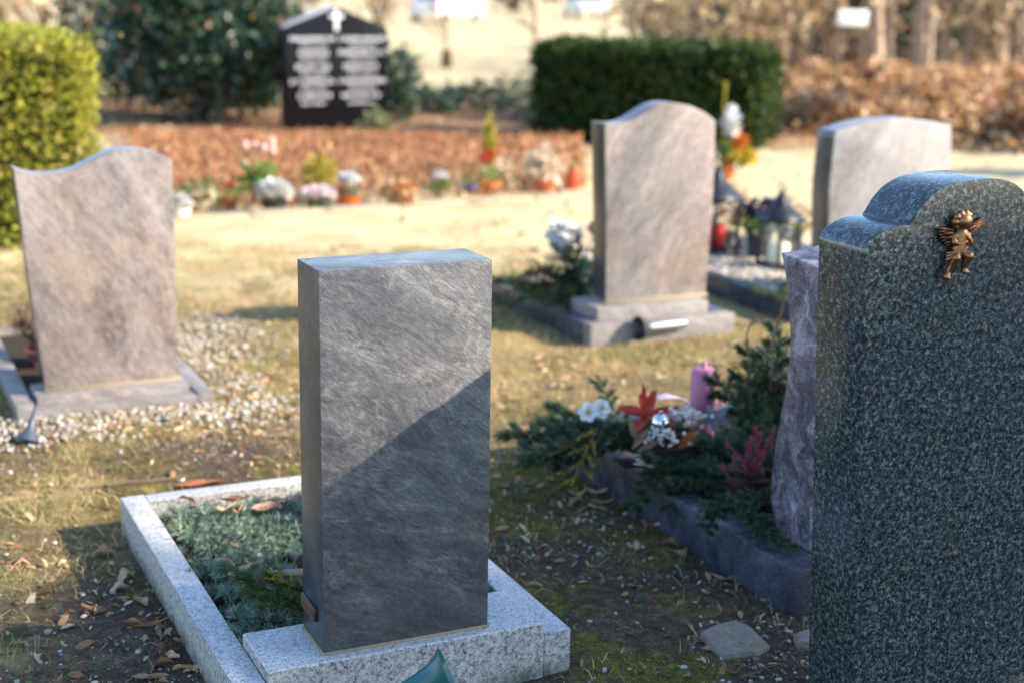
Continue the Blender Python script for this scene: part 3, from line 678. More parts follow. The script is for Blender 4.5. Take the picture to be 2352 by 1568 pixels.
# arms: one across the belly, one lifted to the chin
limb([ax(885, 650, 0.022), ax(885, 745, 0.030), ax(975, 775, 0.041), ax(1060, 755, 0.044)], [0.0075, 0.0068, 0.0058, 0.0045])
limb([ax(1100, 660, 0.024), ax(1150, 775, 0.030), ax(1110, 700, 0.042), ax(1050, 625, 0.046)], [0.0075, 0.0068, 0.0055, 0.0045])
for i, (dx, dy) in enumerate(((26, -22), (34, -10), (36, 2), (32, 14), (8, -28))): limb([ax(1060, 755, 0.045), ax(1060+dx, 755+dy, 0.046)], [0.0026, 0.0019], 4)
for i, (dx, dy) in enumerate(((-34, -26), (-22, -36), (-8, -38), (6, -34), (-38, -6))): limb([ax(1048, 620, 0.047), ax(1048+dx, 620+dy, 0.047)], [0.0026, 0.0019], 4)
# legs bent at the knee, feet hanging
limb([ax(900, 930, 0.020), ax(930, 1000, 0.048), ax(880, 1130, 0.036), ax(825, 1240, 0.028)], [0.0125, 0.0105, 0.0085, 0.0062])
limb([ax(825, 1240, 0.028), ax(800, 1305, 0.034), ax(835, 1330, 0.040)], [0.0068, 0.0075, 0.0055])
limb([ax(1040, 930, 0.020), ax(1140, 985, 0.045), ax(1095, 1110, 0.034), ax(1080, 1180, 0.026)], [0.0125, 0.0108, 0.0085, 0.0062])
limb([ax(1080, 1180, 0.026), ax(1100, 1245, 0.034), ax(1140, 1255, 0.038)], [0.0062, 0.0066, 0.0048])
for i in range(5):
    blob(ax(800+i*15, 1348-abs(i-2)*3, 0.042), 0.0019); blob(ax(1122+i*9, 1272-i*6, 0.040), 0.0017)
tmp = bpy.data.objects.new('tmp', bm_mesh('tmp', bm)); COL.objects.link(tmp)
md = tmp.modifiers.new('r', 'REMESH'); md.mode = 'VOXEL'; md.voxel_size = 0.0009; md.use_smooth_shade = True
sm = tmp.modifiers.new('s', 'SMOOTH'); sm.iterations = 5; sm.factor = 0.5
me = bpy.data.meshes.new_from_object(tmp.evaluated_get(bpy.context.evaluated_depsgraph_get()))
bpy.data.objects.remove(tmp)
for p_ in me.polygons: p_.use_smooth = True
me.materials.clear(); me.name = 'body'
link('body', me, BRONZE, parent=ag)
def feathered(feathers):                      # overlapping rounded feathers, each a thin raised blade
    V, F = [], []
    for (x0, y0, x1, y1, w, d0, d1) in feathers:
        a, b = ax(x0, y0, d0), ax(x1, y1, d1); d = b-a; nrm = Vector((-d.z, 0, d.x)).normalized()
        base = len(V); N = 7
        for i in range(N):
            t = i/(N-1); ww = w*0.00021*(math.sin(math.pi*min(1, 0.30+t*0.66)))**0.7
            c_ = a.lerp(b, t); V += [tuple(c_ - nrm*ww), tuple(c_ + Vector((0, -0.0028, 0))), tuple(c_ + nrm*ww), tuple(c_ + Vector((0, 0.003, 0)))]
        for i in range(N-1):
            for k in range(4): F.append((base+i*4+k, base+i*4+(k+1) % 4, base+(i+1)*4+(k+1) % 4, base+(i+1)*4+k))
    me = np_mesh('wing', V, F, BRONZE, True); return me
link('wing', feathered([(850, 545, 605, 505, 32, 0.02, 0.012), (855, 575, 615, 560, 34, 0.021, 0.012), (860, 605, 625, 615, 34, 0.022, 0.013), (860, 640, 640, 665, 34, 0.022, 0.014), (860, 680, 680, 715, 34, 0.022, 0.015), (862, 720, 720, 765, 32, 0.022, 0.016), (862, 750, 765, 810, 30, 0.02, 0.016),
                        (850, 600, 700, 600, 38, 0.026, 0.02), (855, 660, 730, 680, 36, 0.026, 0.02)]), parent=ag)
link('wing', feathered([(1120, 520, 1340, 368, 28, 0.02, 0.012), (1125, 545, 1340, 420, 28, 0.021, 0.012), (1125, 570, 1335, 465, 28, 0.022, 0.013), (1125, 600, 1300, 510, 28, 0.022, 0.014), (1120, 630, 1250, 560, 28, 0.022, 0.015), (1115, 655, 1200, 620, 26, 0.02, 0.016), (1115, 560, 1240, 480, 32, 0.026, 0.02)]), parent=ag)
V, F = [], []                                 # loincloth with folds
nu, nv = 22, 14
for j in range(nv):
    for i in range(nu):
        s_, t = i/(nu-1), j/(nv-1)
        xx = 775 + s_*330; yt = 905 - s_*s_*70; yb = 1050 - s_*140
        yy = yt + (yb-yt)*t; dd = 0.028 + 0.019*math.sin(math.pi*min(1, s_*1.05)) + 0.0022*math.sin(t*16 + s_*5) - 0.004*(1-t)
        V.append(tuple(ax(xx, yy, dd)))
for j in range(nv-1):
    for i in range(nu-1): F.append((j*nu+i, j*nu+i+1, (j+1)*nu+i+1, (j+1)*nu+i))
o = link('loincloth', np_mesh('loincloth', V, F, BRONZE, True), parent=ag)
md = o.modifiers.new('t', 'SOLIDIFY'); md.thickness = 0.004; md.offset = 0
# ================================================================== GROUND COVER
RECTS[5] = (1.85, 2.55, 2.36, 2.62)
ICO_V = []
t_ = (1+5**0.5)/2
for a in ((-1, t_, 0), (1, t_, 0), (-1, -t_, 0), (1, -t_, 0), (0, -1, t_), (0, 1, t_), (0, -1, -t_), (0, 1, -t_), (t_, 0, -1), (t_, 0, 1), (-t_, 0, -1), (-t_, 0, 1)): ICO_V.append(np.array(a)/np.linalg.norm(a))
ICO_V = np.array(ICO_V)
ICO_F = np.array([(0, 11, 5), (0, 5, 1), (0, 1, 7), (0, 7, 10), (0, 10, 11), (1, 5, 9), (5, 11, 4), (11, 10, 2), (10, 7, 6), (7, 1, 8), (3, 9, 4), (3, 4, 2), (3, 2, 6), (3, 6, 8), (3, 8, 9), (4, 9, 5), (2, 4, 11), (6, 2, 10), (8, 6, 7), (9, 8, 1)])
def pebbles(name, x, y, z, r, mat, flat=0.7):
    n = len(x); Rm = rand_rot(n)
    sc_ = np.stack([r*RNG.uniform(0.8, 1.35, n), r*RNG.uniform(0.7, 1.1, n), r*RNG.uniform(0.5, 0.95, n)], -1)
    M = Rm*sc_[:, None, :]
    V = np.einsum('nij,kj->nki', M, ICO_V); V *= RNG.uniform(0.82, 1.18, (n, 12, 1))
    V[..., 2] *= flat
    V += np.stack([x, y, z], -1)[:, None, :]
    F = ICO_F[None] + (np.arange(n)*12)[:, None, None]
    return np_mesh(name, V.reshape(-1, 3), F.reshape(-1, 3), mat, True)
def near(n, y0, y1, margin=0.25):
    y = RNG.uniform(y0, y1, n*3); x = RNG.uniform(-1, 1, n*3)*(y1*0.362+margin)
    k = visible(x, y, margin); return x[k][:n], y[k][:n]

# white gravel around the left grave
x = RNG.uniform(-3.2, 0.1, 60000); y = RNG.uniform(4.9, 8.6, 60000)
uu = x*CU + y*SU; vv = -x*SU + y*CU
nz = fbm(x, y, 2.2, 31)
dens = np.maximum(sstep(5.30, 5.52, vv + (nz-0.5)*0.35)*sstep(5.80, 5.66, vv)*sstep(1.85, 1.35, uu + (nz-0.5)*0.5)*sstep(-0.4, 0.2, uu),
                  sstep(1.36, 1.42, uu)*0.75*sstep(1.95, 1.5, uu + (nz-0.5)*0.9 + (vv-6)*0.12)*sstep(5.35, 5.6, vv + (nz-0.5)*0.4)*sstep(7.9, 7.1, vv + (nz-0.5)*0.8))
k = (RNG.uniform(0, 1, len(x)) < dens*0.55) & outside(x, y, 0.005) & visible(x, y)
x, y = x[k], y[k]; r = RNG.uniform(0.006, 0.0125, len(x))
o = link('white_gravel', pebbles('white_gravel', x, y, ground_z(x, y) + r*0.45 + RNG.uniform(0, 0.012, len(x)), r, PEBBLE)); tag(o, 'white pebble gravel around the left grave', 'gravel', kind='stuff')
# white gravel in the pale stone's bed
u_ = RNG.uniform(4.51, 5.46, 2600); v_ = RNG.uniform(6.38, 7.68, 2600)
x = u_*CU - v_*SU; y = u_*SU + v_*CU; r = RNG.uniform(0.011, 0.021, len(x))
o = link('white_gravel', pebbles('white_gravel', x, y, 0.075 + RNG.uniform(0, 0.018, len(x)), r, PEBBLE)); tag(o, 'white gravel filling the bed with the lanterns', 'gravel', kind='stuff')
# grit and crumbs on the bare soil
x, y = near(60000, 2.3, 5.6)
mo, stw, la, li = zones(x, y); cl = fbm(x, y, 3.1, 44)
uu = x*CU + y*SU; vv = -x*SU + y*CU
extra = sstep(1.75, 1.95, uu)*sstep(3.05, 2.9, vv)
k = (RNG.uniform(0, 1, len(x)) < (1-stw*0.9)*(1-mo*0.78)*(0.12 + 0.75*sstep(0.46, 0.66, cl) + 0.5*extra)) & outside(x, y, 0.004)
x, y = x[k], y[k]; r = 0.0016 + 0.010*RNG.power(0.22, len(x))*RNG.uniform(0.4, 1, len(x))
o = link('grit', pebbles('grit', x, y, ground_z(x, y) + r*0.3, r, GRIT, 0.65)); tag(o, 'soil crumbs and small grit between the graves', 'grit', kind='stuff')
x, y = near(1700, 2.4, 5.4)
uu = x*CU + y*SU; vv = -x*SU + y*CU
extra = sstep(1.7, 1.95, uu)*sstep(3.15, 2.95, vv)*sstep(2.5, 2.75, vv)
k = (RNG.uniform(0, 1, len(x)) < 0.07 + 0.6*extra) & outside(x, y, 0.012)
x, y = x[k], y[k]; r = RNG.uniform(0.005, 0.0125, len(x))
o = link('white_gravel', pebbles('white_gravel', x, y, ground_z(x, y) + r*0.35, r, PEBBLE)); tag(o, 'stray pale pebbles scattered on the dark soil', 'gravel', kind='stuff')

def blades(name, x, y, h, w, lean, mat, z=None):
    n = len(x); a = RNG.uniform(0, 2*np.pi, n); dx, dy = np.cos(a), np.sin(a)
    b = RNG.uniform(0, 2*np.pi, n); lx, ly = np.cos(b)*lean*h, np.sin(b)*lean*h
    z = ground_z(x, y) - 0.003 if z is None else z
    V = np.empty((n, 5, 3))
    V[:, 0] = np.stack([x-dx*w, y-dy*w, z], -1); V[:, 1] = np.stack([x+dx*w, y+dy*w, z], -1)
    V[:, 2] = np.stack([x+lx*0.4-dx*w*0.8, y+ly*0.4-dy*w*0.8, z+h*0.6], -1); V[:, 3] = np.stack([x+lx*0.4+dx*w*0.8, y+ly*0.4+dy*w*0.8, z+h*0.6], -1)
    V[:, 4] = np.stack([x+lx, y+ly, z+h*np.clip(1-lean*0.35, 0.35, 1)], -1)
    F = np.array([(0, 1, 3), (0, 3, 2), (2, 3, 4)])[None] + (np.arange(n)*5)[:, None, None]
    return np_mesh(name, V.reshape(-1, 3), F.reshape(-1, 3), mat)
# straw and green grass
x, y = near(190000, 2.3, 9.5)
mo, stw, la, li = zones(x, y); tu = fbm(x, y, 5.5, 61); gr = fbm(x, y, 1.9, 77)
p_ = RNG.uniform(0, 1, len(x)); ok = outside(x, y, 0.006)
stw = np.clip(stw*1.2 + sstep(5.0, 4.0, y)*0.10*sstep(0.5, 0.62, gr), 0, 1)
wg = dens_g = sstep(5.4, 5.2, -x*SU + y*CU)*0 + 1
kd = ok & (p_ < (stw*0.75 + 0.035)*(0.25 + 0.75*sstep(0.35, 0.6, tu)))
gx_ = ok & (RNG.uniform(0, 1, len(x)) < (stw*0.55 + 0.03)*sstep(0.44, 0.62, gr)*(0.2 + 0.8*sstep(0.4, 0.6, tu)))
n = kd.sum()
o = link('dry_grass', blades('dry_grass', x[kd], y[kd], RNG.uniform(0.012, 0.05, n)*(0.5+tu[kd]), RNG.uniform(0.0009, 0.0020, n), RNG.uniform(0.4, 2.4, n), STRAW)); tag(o, 'short straw coloured winter grass', 'grass', kind='stuff')
n = gx_.sum()
o = link('green_grass', blades('green_grass', x[gx_], y[gx_], RNG.uniform(0.010, 0.042, n)*(0.5+tu[gx_]), RNG.uniform(0.0010, 0.0022, n), RNG.uniform(0.2, 1.6, n), GREENG)); tag(o, 'sparse green grass tufts between the graves', 'grass', kind='stuff')
# moss: tiny upright shoots
x, y = near(150000, 2.5, 5.8)
mo, stw, la, li = zones(x, y); mm = fbm(x, y, 6.0, 91)
k = outside(x, y, 0.004) & (RNG.uniform(0, 1, len(x)) < mo*sstep(0.34, 0.55, mm))
x, y = x[k], y[k]; n = len(x)
o = link('moss', blades('moss', x, y, RNG.uniform(0.003, 0.010, n), RNG.uniform(0.0014, 0.0028, n), RNG.uniform(0.1, 0.9, n), MOSS)); tag(o, 'yellow green moss cushions on the damp soil', 'moss', kind='stuff')
# small weeds with round leaves
x, y = near(420, 2.4, 5.4, 0.1)
k = outside(x, y, 0.01); x, y = x[k], y[k]
V, F = [], []
for a, b in zip(x, y):
    z = float(ground_z(np.array(a), np.array(b)))
    for i in range(random.randint(2, 6)):
        t = random.uniform(0, 6.28); l = random.uniform(0.006, 0.017); w = l*0.38; e = random.uniform(0.2, 1.0); q = len(V)
        dx, dy = math.cos(t), math.sin(t)
        V += [(a, b, z), (a+dx*l*0.55-dy*w, b+dy*l*0.55+dx*w, z+l*e*0.6), (a+dx*l, b+dy*l, z+l*e), (a+dx*l*0.55+dy*w, b+dy*l*0.55-dx*w, z+l*e*0.6)]
        F.append((q, q+1, q+2, q+3))
o = link('weeds', np_mesh('weeds', V, F, GREENG)); tag(o, 'tiny green weeds sprouting from the soil', 'weeds', kind='stuff')
# broken leaf bits and chaff
def flakes(name, x, y, z, size, mat, curl=0.35, tilt=0.5):
    n = len(x)
    base = np.array([(-1, 0, 0), (-0.35, -0.38, 0.10), (0.45, -0.34, 0.14), (1, 0, -0.05), (0.45, 0.34, 0.14), (-0.35, 0.38, 0.10)])
    M = rot_z(RNG.uniform(0, 6.28, n)) @ rot_x(RNG.normal(0, tilt, n)) @ rot_y(RNG.normal(0, tilt, n))
    M = M*size[:, None, None]
    V = np.einsum('nij,kj->nki', M, base); V += np.stack([x, y, z], -1)[:, None, :]
    F = np.array([(0, 1, 5), (1, 2, 4), (1, 4, 5), (2, 3, 4)])[None] + (np.arange(n)*6)[:, None, None]
    return np_mesh(name, V.reshape(-1, 3), F.reshape(-1, 3), mat)
x, y = near(13000, 2.4, 8.5); k = outside(x, y, 0.006) & (RNG.uniform(0, 1, len(x)) < 0.25 + 0.75*sstep(0.4, 0.65, fbm(x, y, 1.6, 14))); x, y = x[k], y[k]
s_ = RNG.uniform(0.004, 0.014, len(x))*np.where(RNG.uniform(0, 1, len(x)) < 0.15, 2.0, 1.0)
o = link('leaf_litter', flakes('leaf_litter', x, y, ground_z(x, y) + 0.006, s_, DEADLEAF)); tag(o, 'crumbled bits of dead leaves strewn over the soil and grass', 'leaf litter', kind='stuff')
x, y = near(9000, 8.0, 32.0, 1.5); k = outside(x, y, 0.05) & (RNG.uniform(0, 1, len(x)) < 0.15 + 0.85*sstep(0.42, 0.6, fbm(x, y, 0.6, 15))); x, y = x[k], y[k]
o = link('leaf_litter', flakes('leaf_litter', x, y, 0*x + 0.012, RNG.uniform(0.02, 0.05, len(x)), LITTER)); tag(o, 'dry leaves scattered over the sunny lawn', 'leaf litter', kind='stuff')

# ---- curled fallen leaves
def leaf_mesh(name, L, Wd, curl, roll, wav, seed):
    rr = random.Random(seed); nu, nv = 12, 5; V, F = [], []
    for i in range(nu):
        t = i/(nu-1); w = Wd*(math.sin(math.pi*min(1, 0.06 + 0.90*t))**0.75)*(1+0.12*rr.uniform(-1, 1))
        ang = curl*(t-0.5); cx = L*(t-0.5) if abs(curl) < 0.05 else L/curl*math.sin(ang); cz = 0 if abs(curl) < 0.05 else L/curl*(1-math.cos(ang))
        for j in range(nv):
            s = (j/(nv-1)-0.5)*2; ra = roll*s*(0.7+0.5*t)
            yy = w*math.sin(ra)/(abs(roll)+1e-3) if abs(roll) > 0.05 else w*s; zz = w*(1-math.cos(ra))/(abs(roll)+1e-3)
            V.append((cx, yy + wav*math.sin(t*7+seed)*0.6, cz + zz + wav*math.sin(t*9+s*2+seed)*(0.3+abs(s))))
    for i in range(nu-1):
        for j in range(nv-1): F.append((i*nv+j, (i+1)*nv+j, (i+1)*nv+j+1, i*nv+j+1))
    zmin = min(v[2] for v in V); V = [(a, b, c-zmin) for a, b, c in V]
    return np_mesh(name, V, F, LEAFM, True)
LEAVES = [leaf_mesh('fallen_leaf', *a) for a in ((0.072, 0.013, 0.9, 1.5, 0.0015, 1), (0.060, 0.012, -0.8, 1.9, 0.002, 2), (0.085, 0.011, 1.6, 2.4, 0.003, 3), (0.05, 0.014, 0.4, 1.0, 0.0015, 4), (0.066, 0.010, 2.4, 2.2, 0.003, 5), (0.045, 0.016, -1.2, 1.2, 0.002, 6), (0.10, 0.011, 0.6, 2.8, 0.003, 7))]
def put_leaf(px, py, z, label, group, yaw=None, var=None, s=1.0, tilt=0.3):
    p_ = ground(px, py, z)
    if z < 0.02: p_.z = float(ground_z(np.array(p_.x), np.array(p_.y))) + 0.002
    o = link('fallen_leaf', LEAVES[random.randrange(7) if var is None else var], None, None, p_, (random.gauss(0, tilt), random.gauss(0, tilt*0.7), random.uniform(0, 6.28) if yaw is None else yaw), s)
    return tag(o, label, 'leaf', group)
LB = 'curled dry leaf lying on the blue spruce cover'
for px, py, yw, va, s in ((430, 1152, 2.6, 1, 1.0), (515, 1170, 0.9, 2, 1.0), (535, 1150, 0.1, 0, 1.25), (545, 1176, 1.4, 2, 0.9), (612, 1168, 0.5, 3, 1.6), (632, 1150, 0.3, 0, 0.9), (678, 1150, 2.0, 5, 1.0), (535, 1252, 2.4, 5, 0.8), (520, 1293, 2.7, 1, 0.8), (583, 1297, 0.5, 4, 0.9), (556, 1312, 0.8, 0, 1.0), (545, 1330, 2.2, 6, 0.7), (603, 1402, 0.7, 1, 0.6), (597, 1275, 1.6, 3, 0.5)):
    put_leaf(px, py, 0.118, LB, 'leaves on the spruce bed', yw, va, s*1.2, 0.15)
LB = 'brown curled leaf on the soil along the left kerb'
for px, py, yw, va, s in ((262, 1250, 0.4, 0, 1.1), (236, 1268, 0.2, 5, 1.2), (282, 1238, 1.4, 3, 0.8), (252, 1310, 1.9, 2, 0.9), (290, 1325, 1.2, 5, 1.1), (275, 1352, 0.8, 5, 1.0), (324, 1380, 2.1, 3, 1.2), (222, 1398, 0.35, 0, 1.0), (345, 1432, 0.3, 6, 0.9), (368, 1455, 1.9, 2, 1.1), (378, 1480, 1.5, 1, 0.9), (393, 1500, 2.5, 3, 1.0), (375, 1520, 0.4, 5, 1.0), (425, 1535, 2.9, 1, 0.9), (345, 1547, 0.3, 3, 1.35), (372, 1560, 2.7, 5, 0.7), (305, 1432, 0.1, 1, 0.8), (258, 1345, 1.1, 1, 0.7)):
    put_leaf(px, py, 0, LB, 'leaves along the left kerb', yw, va, s*1.35, 0.3)
LB = 'pale dry leaf among the grass at the lower left'
for px, py in ((30, 1292), (42, 1252), (47, 1350), (58, 1540), (48, 1472), (86, 1503), (115, 1502), (128, 1560), (92, 1340), (105, 1478), (10, 1440), (60, 1100), (205, 1132), (160, 1095), (110, 1035), (150, 1060), (28, 1185), (240, 1160), (178, 1230)):
    put_leaf(px, py, 0, LB, 'leaves in the grass', None, None, random.uniform(0.5, 0.95))
LB = 'brown curled leaf heaped against the blue black kerb'
for i, (px, py) in enumerate(((1300, 1143), (1330, 1132), (1352, 1112), (1345, 1150), (1368, 1128), (1385, 1150), (1400, 1138), (1372, 1162), (1420, 1165), (1330, 1170), (1432, 1180), (1450, 1160), (1465, 1168), (1482, 1190), (1498, 1205), (1515, 1210), (1540, 1248), (1562, 1258), (1572, 1270), (1480, 1215), (1390, 1120), (1318, 1152))):
    put_leaf(px, py, 0, LB, 'leaves against the dark kerb', None, None, random.uniform(0.95, 1.45), 0.5)
LB = 'single brown leaf on the mossy strip right of the middle grave'
for px, py, s in ((1225, 1341, 0.85), (1140, 1226, 0.8), (1215, 1108, 0.9), (1260, 1098, 0.8), (1668, 1320, 1.0), (1180, 1060, 0.8), (1250, 1250, 0.5), (1360, 1300, 0.5), (1440, 1400, 0.45), (1205, 985, 1.0), (1260, 960, 0.9)):
    put_leaf(px, py, 0, LB, 'leaves on the mossy strip', None, None, s)
LB = 'dry leaf lying in the sunlit grass'
for i in range(150):
    px, py = random.choice(((random.uniform(1140, 1330), random.uniform(790, 990)), (random.uniform(1300, 1780), random.uniform(790, 900)), (random.uniform(180, 670), random.uniform(905, 1010)), (random.uniform(420, 680), random.uniform(860, 960))))
    if outside(np.array([ground(px, py).x]), np.array([ground(px, py).y]), 0.02)[0]: put_leaf(px, py, 0, LB, 'leaves in the sunlit grass', None, None, random.uniform(0.8, 1.5), 0.5)
bk = link('bark_strip', leaf_mesh('bark_strip', 0.17, 0.022, 0.1, 0.9, 0.002, 9), None, None, ground(455, 1112), (0.1, 0, 0.35)); bk.data.materials[0] = plain('reddish_bark', (0.26, 0.10, 0.05), 0.85, 0.1, 0, 0.4, 60, 0.4)
tag(bk, 'reddish brown strip of bark lying behind the back kerb', 'bark')
# twigs
def twig(name, pts, r, label):
    t = Tubes(5); P = [ground(*q) + Vector((0, 0, 0.006 + random.uniform(0, 0.006))) for q in pts]
    t.add(smooth_curve([tuple(q) for q in P], 5), np.linspace(r, r*0.4, (len(P)-1)*5+1))
    tag(link(name, t.mesh(name, TWIG)), label, 'twig')
twig('twig', [(205, 1122), (300, 1112), (370, 1105), (450, 1092)], 0.005, 'long bare twig on the moss behind the middle grave')
twig('twig', [(240, 1118), (290, 1135), (360, 1142)], 0.004, 'short forked twig beside the long one on the moss')
twig('twig', [(1700, 1565), (1740, 1548), (1765, 1540), (1800, 1528)], 0.0032, 'thin pale twig in front of the flat stone')
twig('twig', [(1655, 1530), (1668, 1545), (1688, 1550), (1705, 1530)], 0.004, 'crooked twig at the lower edge of the flat stone')
twig('twig', [(1860, 1440), (1862, 1462), (1868, 1490), (1880, 1512)], 0.0018, 'fine dry stem at the foot of the dark granite headstone')
# flat broken stone
P = [ground(*q) for q in ((1608, 1458), (1640, 1440), (1690, 1428), (1722, 1445), (1768, 1488), (1745, 1505), (1662, 1517), (1630, 1490))]
bm = bmesh.new(); top = [bm.verts.new((p_.x, p_.y, 0.011 + random.uniform(-0.003, 0.003))) for p_ in P]; bot = [bm.verts.new((p_.x*1.0, p_.y, -0.03)) for p_ in P]
bm.faces.new(top)
for i in range(len(P)): bm.faces.new((top[i], top[(i+1) % 8], bot[(i+1) % 8], bot[i]))
bmesh.ops.recalc_face_normals(bm, faces=bm.faces[:]); bmesh.ops.bevel(bm, geom=[e for e in bm.edges if all(v.co.z > 0 for v in e.verts)], offset=0.006, segments=3, affect='EDGES')
tag(link('flat_stone', bm_mesh('flat_stone', bm, plain('rough_slab', (0.235, 0.205, 0.16), 0.9, 0.1, 0, 0.55, 38, 0.7), 60)), 'flat broken grey stone sunk in the gravelly soil', 'stone')
P = [ground(*q) for q in ((1822, 1462), (1850, 1452), (1872, 1455), (1885, 1475), (1860, 1490), (1830, 1482))]
bm = bmesh.new(); top = [bm.verts.new((p_.x, p_.y, 0.014)) for p_ in P]; bot = [bm.verts.new((p_.x, p_.y, -0.03)) for p_ in P]; bm.faces.new(top)
for i in range(6): bm.faces.new((top[i], top[(i+1) % 6], bot[(i+1) % 6], bot[i]))
bmesh.ops.recalc_face_normals(bm, faces=bm.faces[:]); bmesh.ops.bevel(bm, geom=[e for e in bm.edges if all(v.co.z > 0 for v in e.verts)], offset=0.008, segments=3, affect='EDGES')
tag(link('flat_stone', bm_mesh('flat_stone', bm, bpy.data.materials['rough_slab'], 60)), 'small mossy stone half hidden by the dark granite headstone', 'stone')

# ================================================================== SPRUCE COVER
def needle_quads(P, D, L, w, out):            # arrays of needle roots, directions, lengths
    n = len(P); D = D/np.linalg.norm(D, axis=1)[:, None]
    a = np.cross(D, RNG.normal(size=(n, 3))); a /= np.linalg.norm(a, axis=1)[:, None]
    T = P + D*L[:, None]; Mid = P + D*(L*0.55)[:, None]
    V = np.stack([P - a*w*0.5, P + a*w*0.5, Mid + a*w*0.6, T, Mid - a*w*0.6], 1)
    out.append(V)
def needles_mesh(name, parts, mat):
    V = np.concatenate(parts); n = len(V)
    F = np.array([(0, 1, 2), (0, 2, 4), (4, 2, 3)])[None] + (np.arange(n)*5)[:, None, None]
    return np_mesh(name, V.reshape(-1, 3), F.reshape(-1, 3), mat)
def shoot(out, base, tip, n, L, w, spread=0.95):
    base, tip = np.array(base, float), np.array(tip, float); ax_ = tip-base; l = np.linalg.norm(ax_); ax_ /= l
    t = RNG.uniform(0, 1, n)**0.8; Pn = base + (tip-base)*t[:, None]
    e = np.cross(ax_, (0.3, 0.5, 0.81)); e /= np.linalg.norm(e); f = np.cross(ax_, e); a = RNG.uniform(0, 6.28, n)
    rad = np.cos(a)[:, None]*e + np.sin(a)[:, None]*f
    sp = spread*(1.15 - 0.55*t) + RNG.normal(0, 0.12, n)
    needle_quads(Pn, ax_*np.cos(sp)[:, None] + rad*np.sin(sp)[:, None], L*RNG.uniform(0.75, 1.15, n), w, out)
def sprig(name, seed, nshoot, nmat, needle=0.026, per=50, length=0.11, w=0.0020, up=0.55, spread=1.1):
    rr = random.Random(seed); parts, t = [], Tubes(4)
    t.add([(-length*0.5, 0, 0), (0, 0, 0.006), (length*0.5, 0, 0.016)], [0.0022, 0.002, 0.0014])
    shoot(parts, (-length*0.3, 0, 0.003), (length*0.62, 0, 0.018), int(per*1.3), needle, w, spread)
    for i in range(nshoot):
        f = (i+0.6)/nshoot; b = np.array((length*(f-0.5), 0, 0.004)); s = 1 if i % 2 else -1
        tip = b + np.array((rr.uniform(0.012, 0.034), s*rr.uniform(0.022, 0.045), rr.uniform(0.01, 0.03)*up*2))
        t.add([tuple(b), tuple(tip)], [0.0016, 0.0011]); shoot(parts, b, tip + (tip-b)*0.15, per, needle, w, spread)
        t.add([tuple(tip), tuple(tip + (tip-b)*0.14)], [0.0026, 0.0008])
    return needles_mesh(name, parts, nmat), t.mesh(name + '_stem', BUD)
BUD = plain('bud_brown', (0.17, 0.075, 0.03), 0.7, 0.2, 0, 0.3, 200)
SPR = [sprig('needles', s, 5, SPRUCE) for s in range(5)]
def place_sprig(pair, loc, rot, s, label, cat, group, name='spruce_branch'):
    e = empty(name, loc, 0, label, cat, group); e.rotation_euler = rot; e.scale = (s, s, s)
    link('needles', pair[0], parent=e); link('stem', pair[1], parent=e); return e
cnt = 0
for iv in range(17):
    for iu in range(11):
        u_ = u0 + KW + 0.045 + (iu+0.5*(iv % 2))*0.064 + random.uniform(-0.014, 0.014); v_ = v0 + 0.245 + iv*0.0655 + random.uniform(-0.014, 0.014)
        if u_ > u1-KW-0.03 or v_ > v1-KW-0.045: continue
        if u_ > su+0.30 and iv > 4: continue   # hidden behind the stele
        z = 0.068 + random.uniform(0, 0.014)
        place_sprig(SPR[random.randrange(5)], UV(u_, v_, z), (random.uniform(-0.2, 0.2), random.uniform(-0.35, 0.0), PHI + random.uniform(-2.9, 0.2)), random.uniform(0.75, 0.98), ('blue green spruce twig beside the middle plinth' if iv < 3 else 'blue green spruce twig along the left kerb of the middle grave' if iu < 2 else 'blue green spruce twig along the back kerb of the middle grave' if iv > 13 else 'blue green spruce twig close to the middle headstone' if iu > 3 else 'blue green spruce twig in the open middle of the grave bed'), 'spruce twig', 'spruce twigs covering the middle grave')
# a green bough and cypress tip beside the stele, cone, pinked ribbon
FBO = [sprig('needles', s, 9, FIR, 0.026, 80, 0.24, 0.0013, 0.3, 0.7) for s in (31, 32, 33)]
for i, (px, py, yw, s, z) in enumerate(((640, 1372, 2.6, 1.0, 0.15), (660, 1352, 2.9, 1.0, 0.165), (655, 1395, 2.75, 0.9, 0.14), (690, 1365, 2.4, 0.9, 0.17), (668, 1382, 0.2, 0.8, 0.16))):
    place_sprig(FBO[i % 3], ground(px, py, z), (0.15, -0.1, yw), s, 'dark green fir bough lying against the middle headstone', 'fir bough', 'fir boughs against the middle headstone', 'fir_bough')
YT = sprig('needles', 41, 7, YFIR, 0.012, 60, 0.12, 0.0015, 0.3, 0.6)
place_sprig(YT, ground(660, 1340, 0.19), (0.1, -0.2, 2.8), 0.8, 'yellowish cypress tip on the dark fir boughs', 'cypress sprig', None, 'cypress_sprig')
V, F = [], []
p0, p1 = ground(618, 1312, 0.185), ground(695, 1308, 0.20)
nz_ = 25
for i in range(nz_):
    t = i/(nz_-1); q = p0.lerp(p1, t); zz = 0.004 if i % 2 else -0.003
    V += [(q.x, q.y, q.z+0.004+zz*0.4), (q.x+0.004, q.y-0.022, q.z-0.004+zz*0.8)]
F = [(2*i, 2*i+1, 2*i+3, 2*i+2) for i in range(nz_-1)]
o = link('paper_cuff', np_mesh('paper_cuff', V, F, plain('tan_paper', (0.48, 0.36, 0.24), 0.7, 0.2, 0, 0.15)))
md = o.modifiers.new('t', 'SOLIDIFY'); md.thickness = 0.002; tag(o, 'tan zigzag-edged strip lying over the fir boughs', 'ribbon')
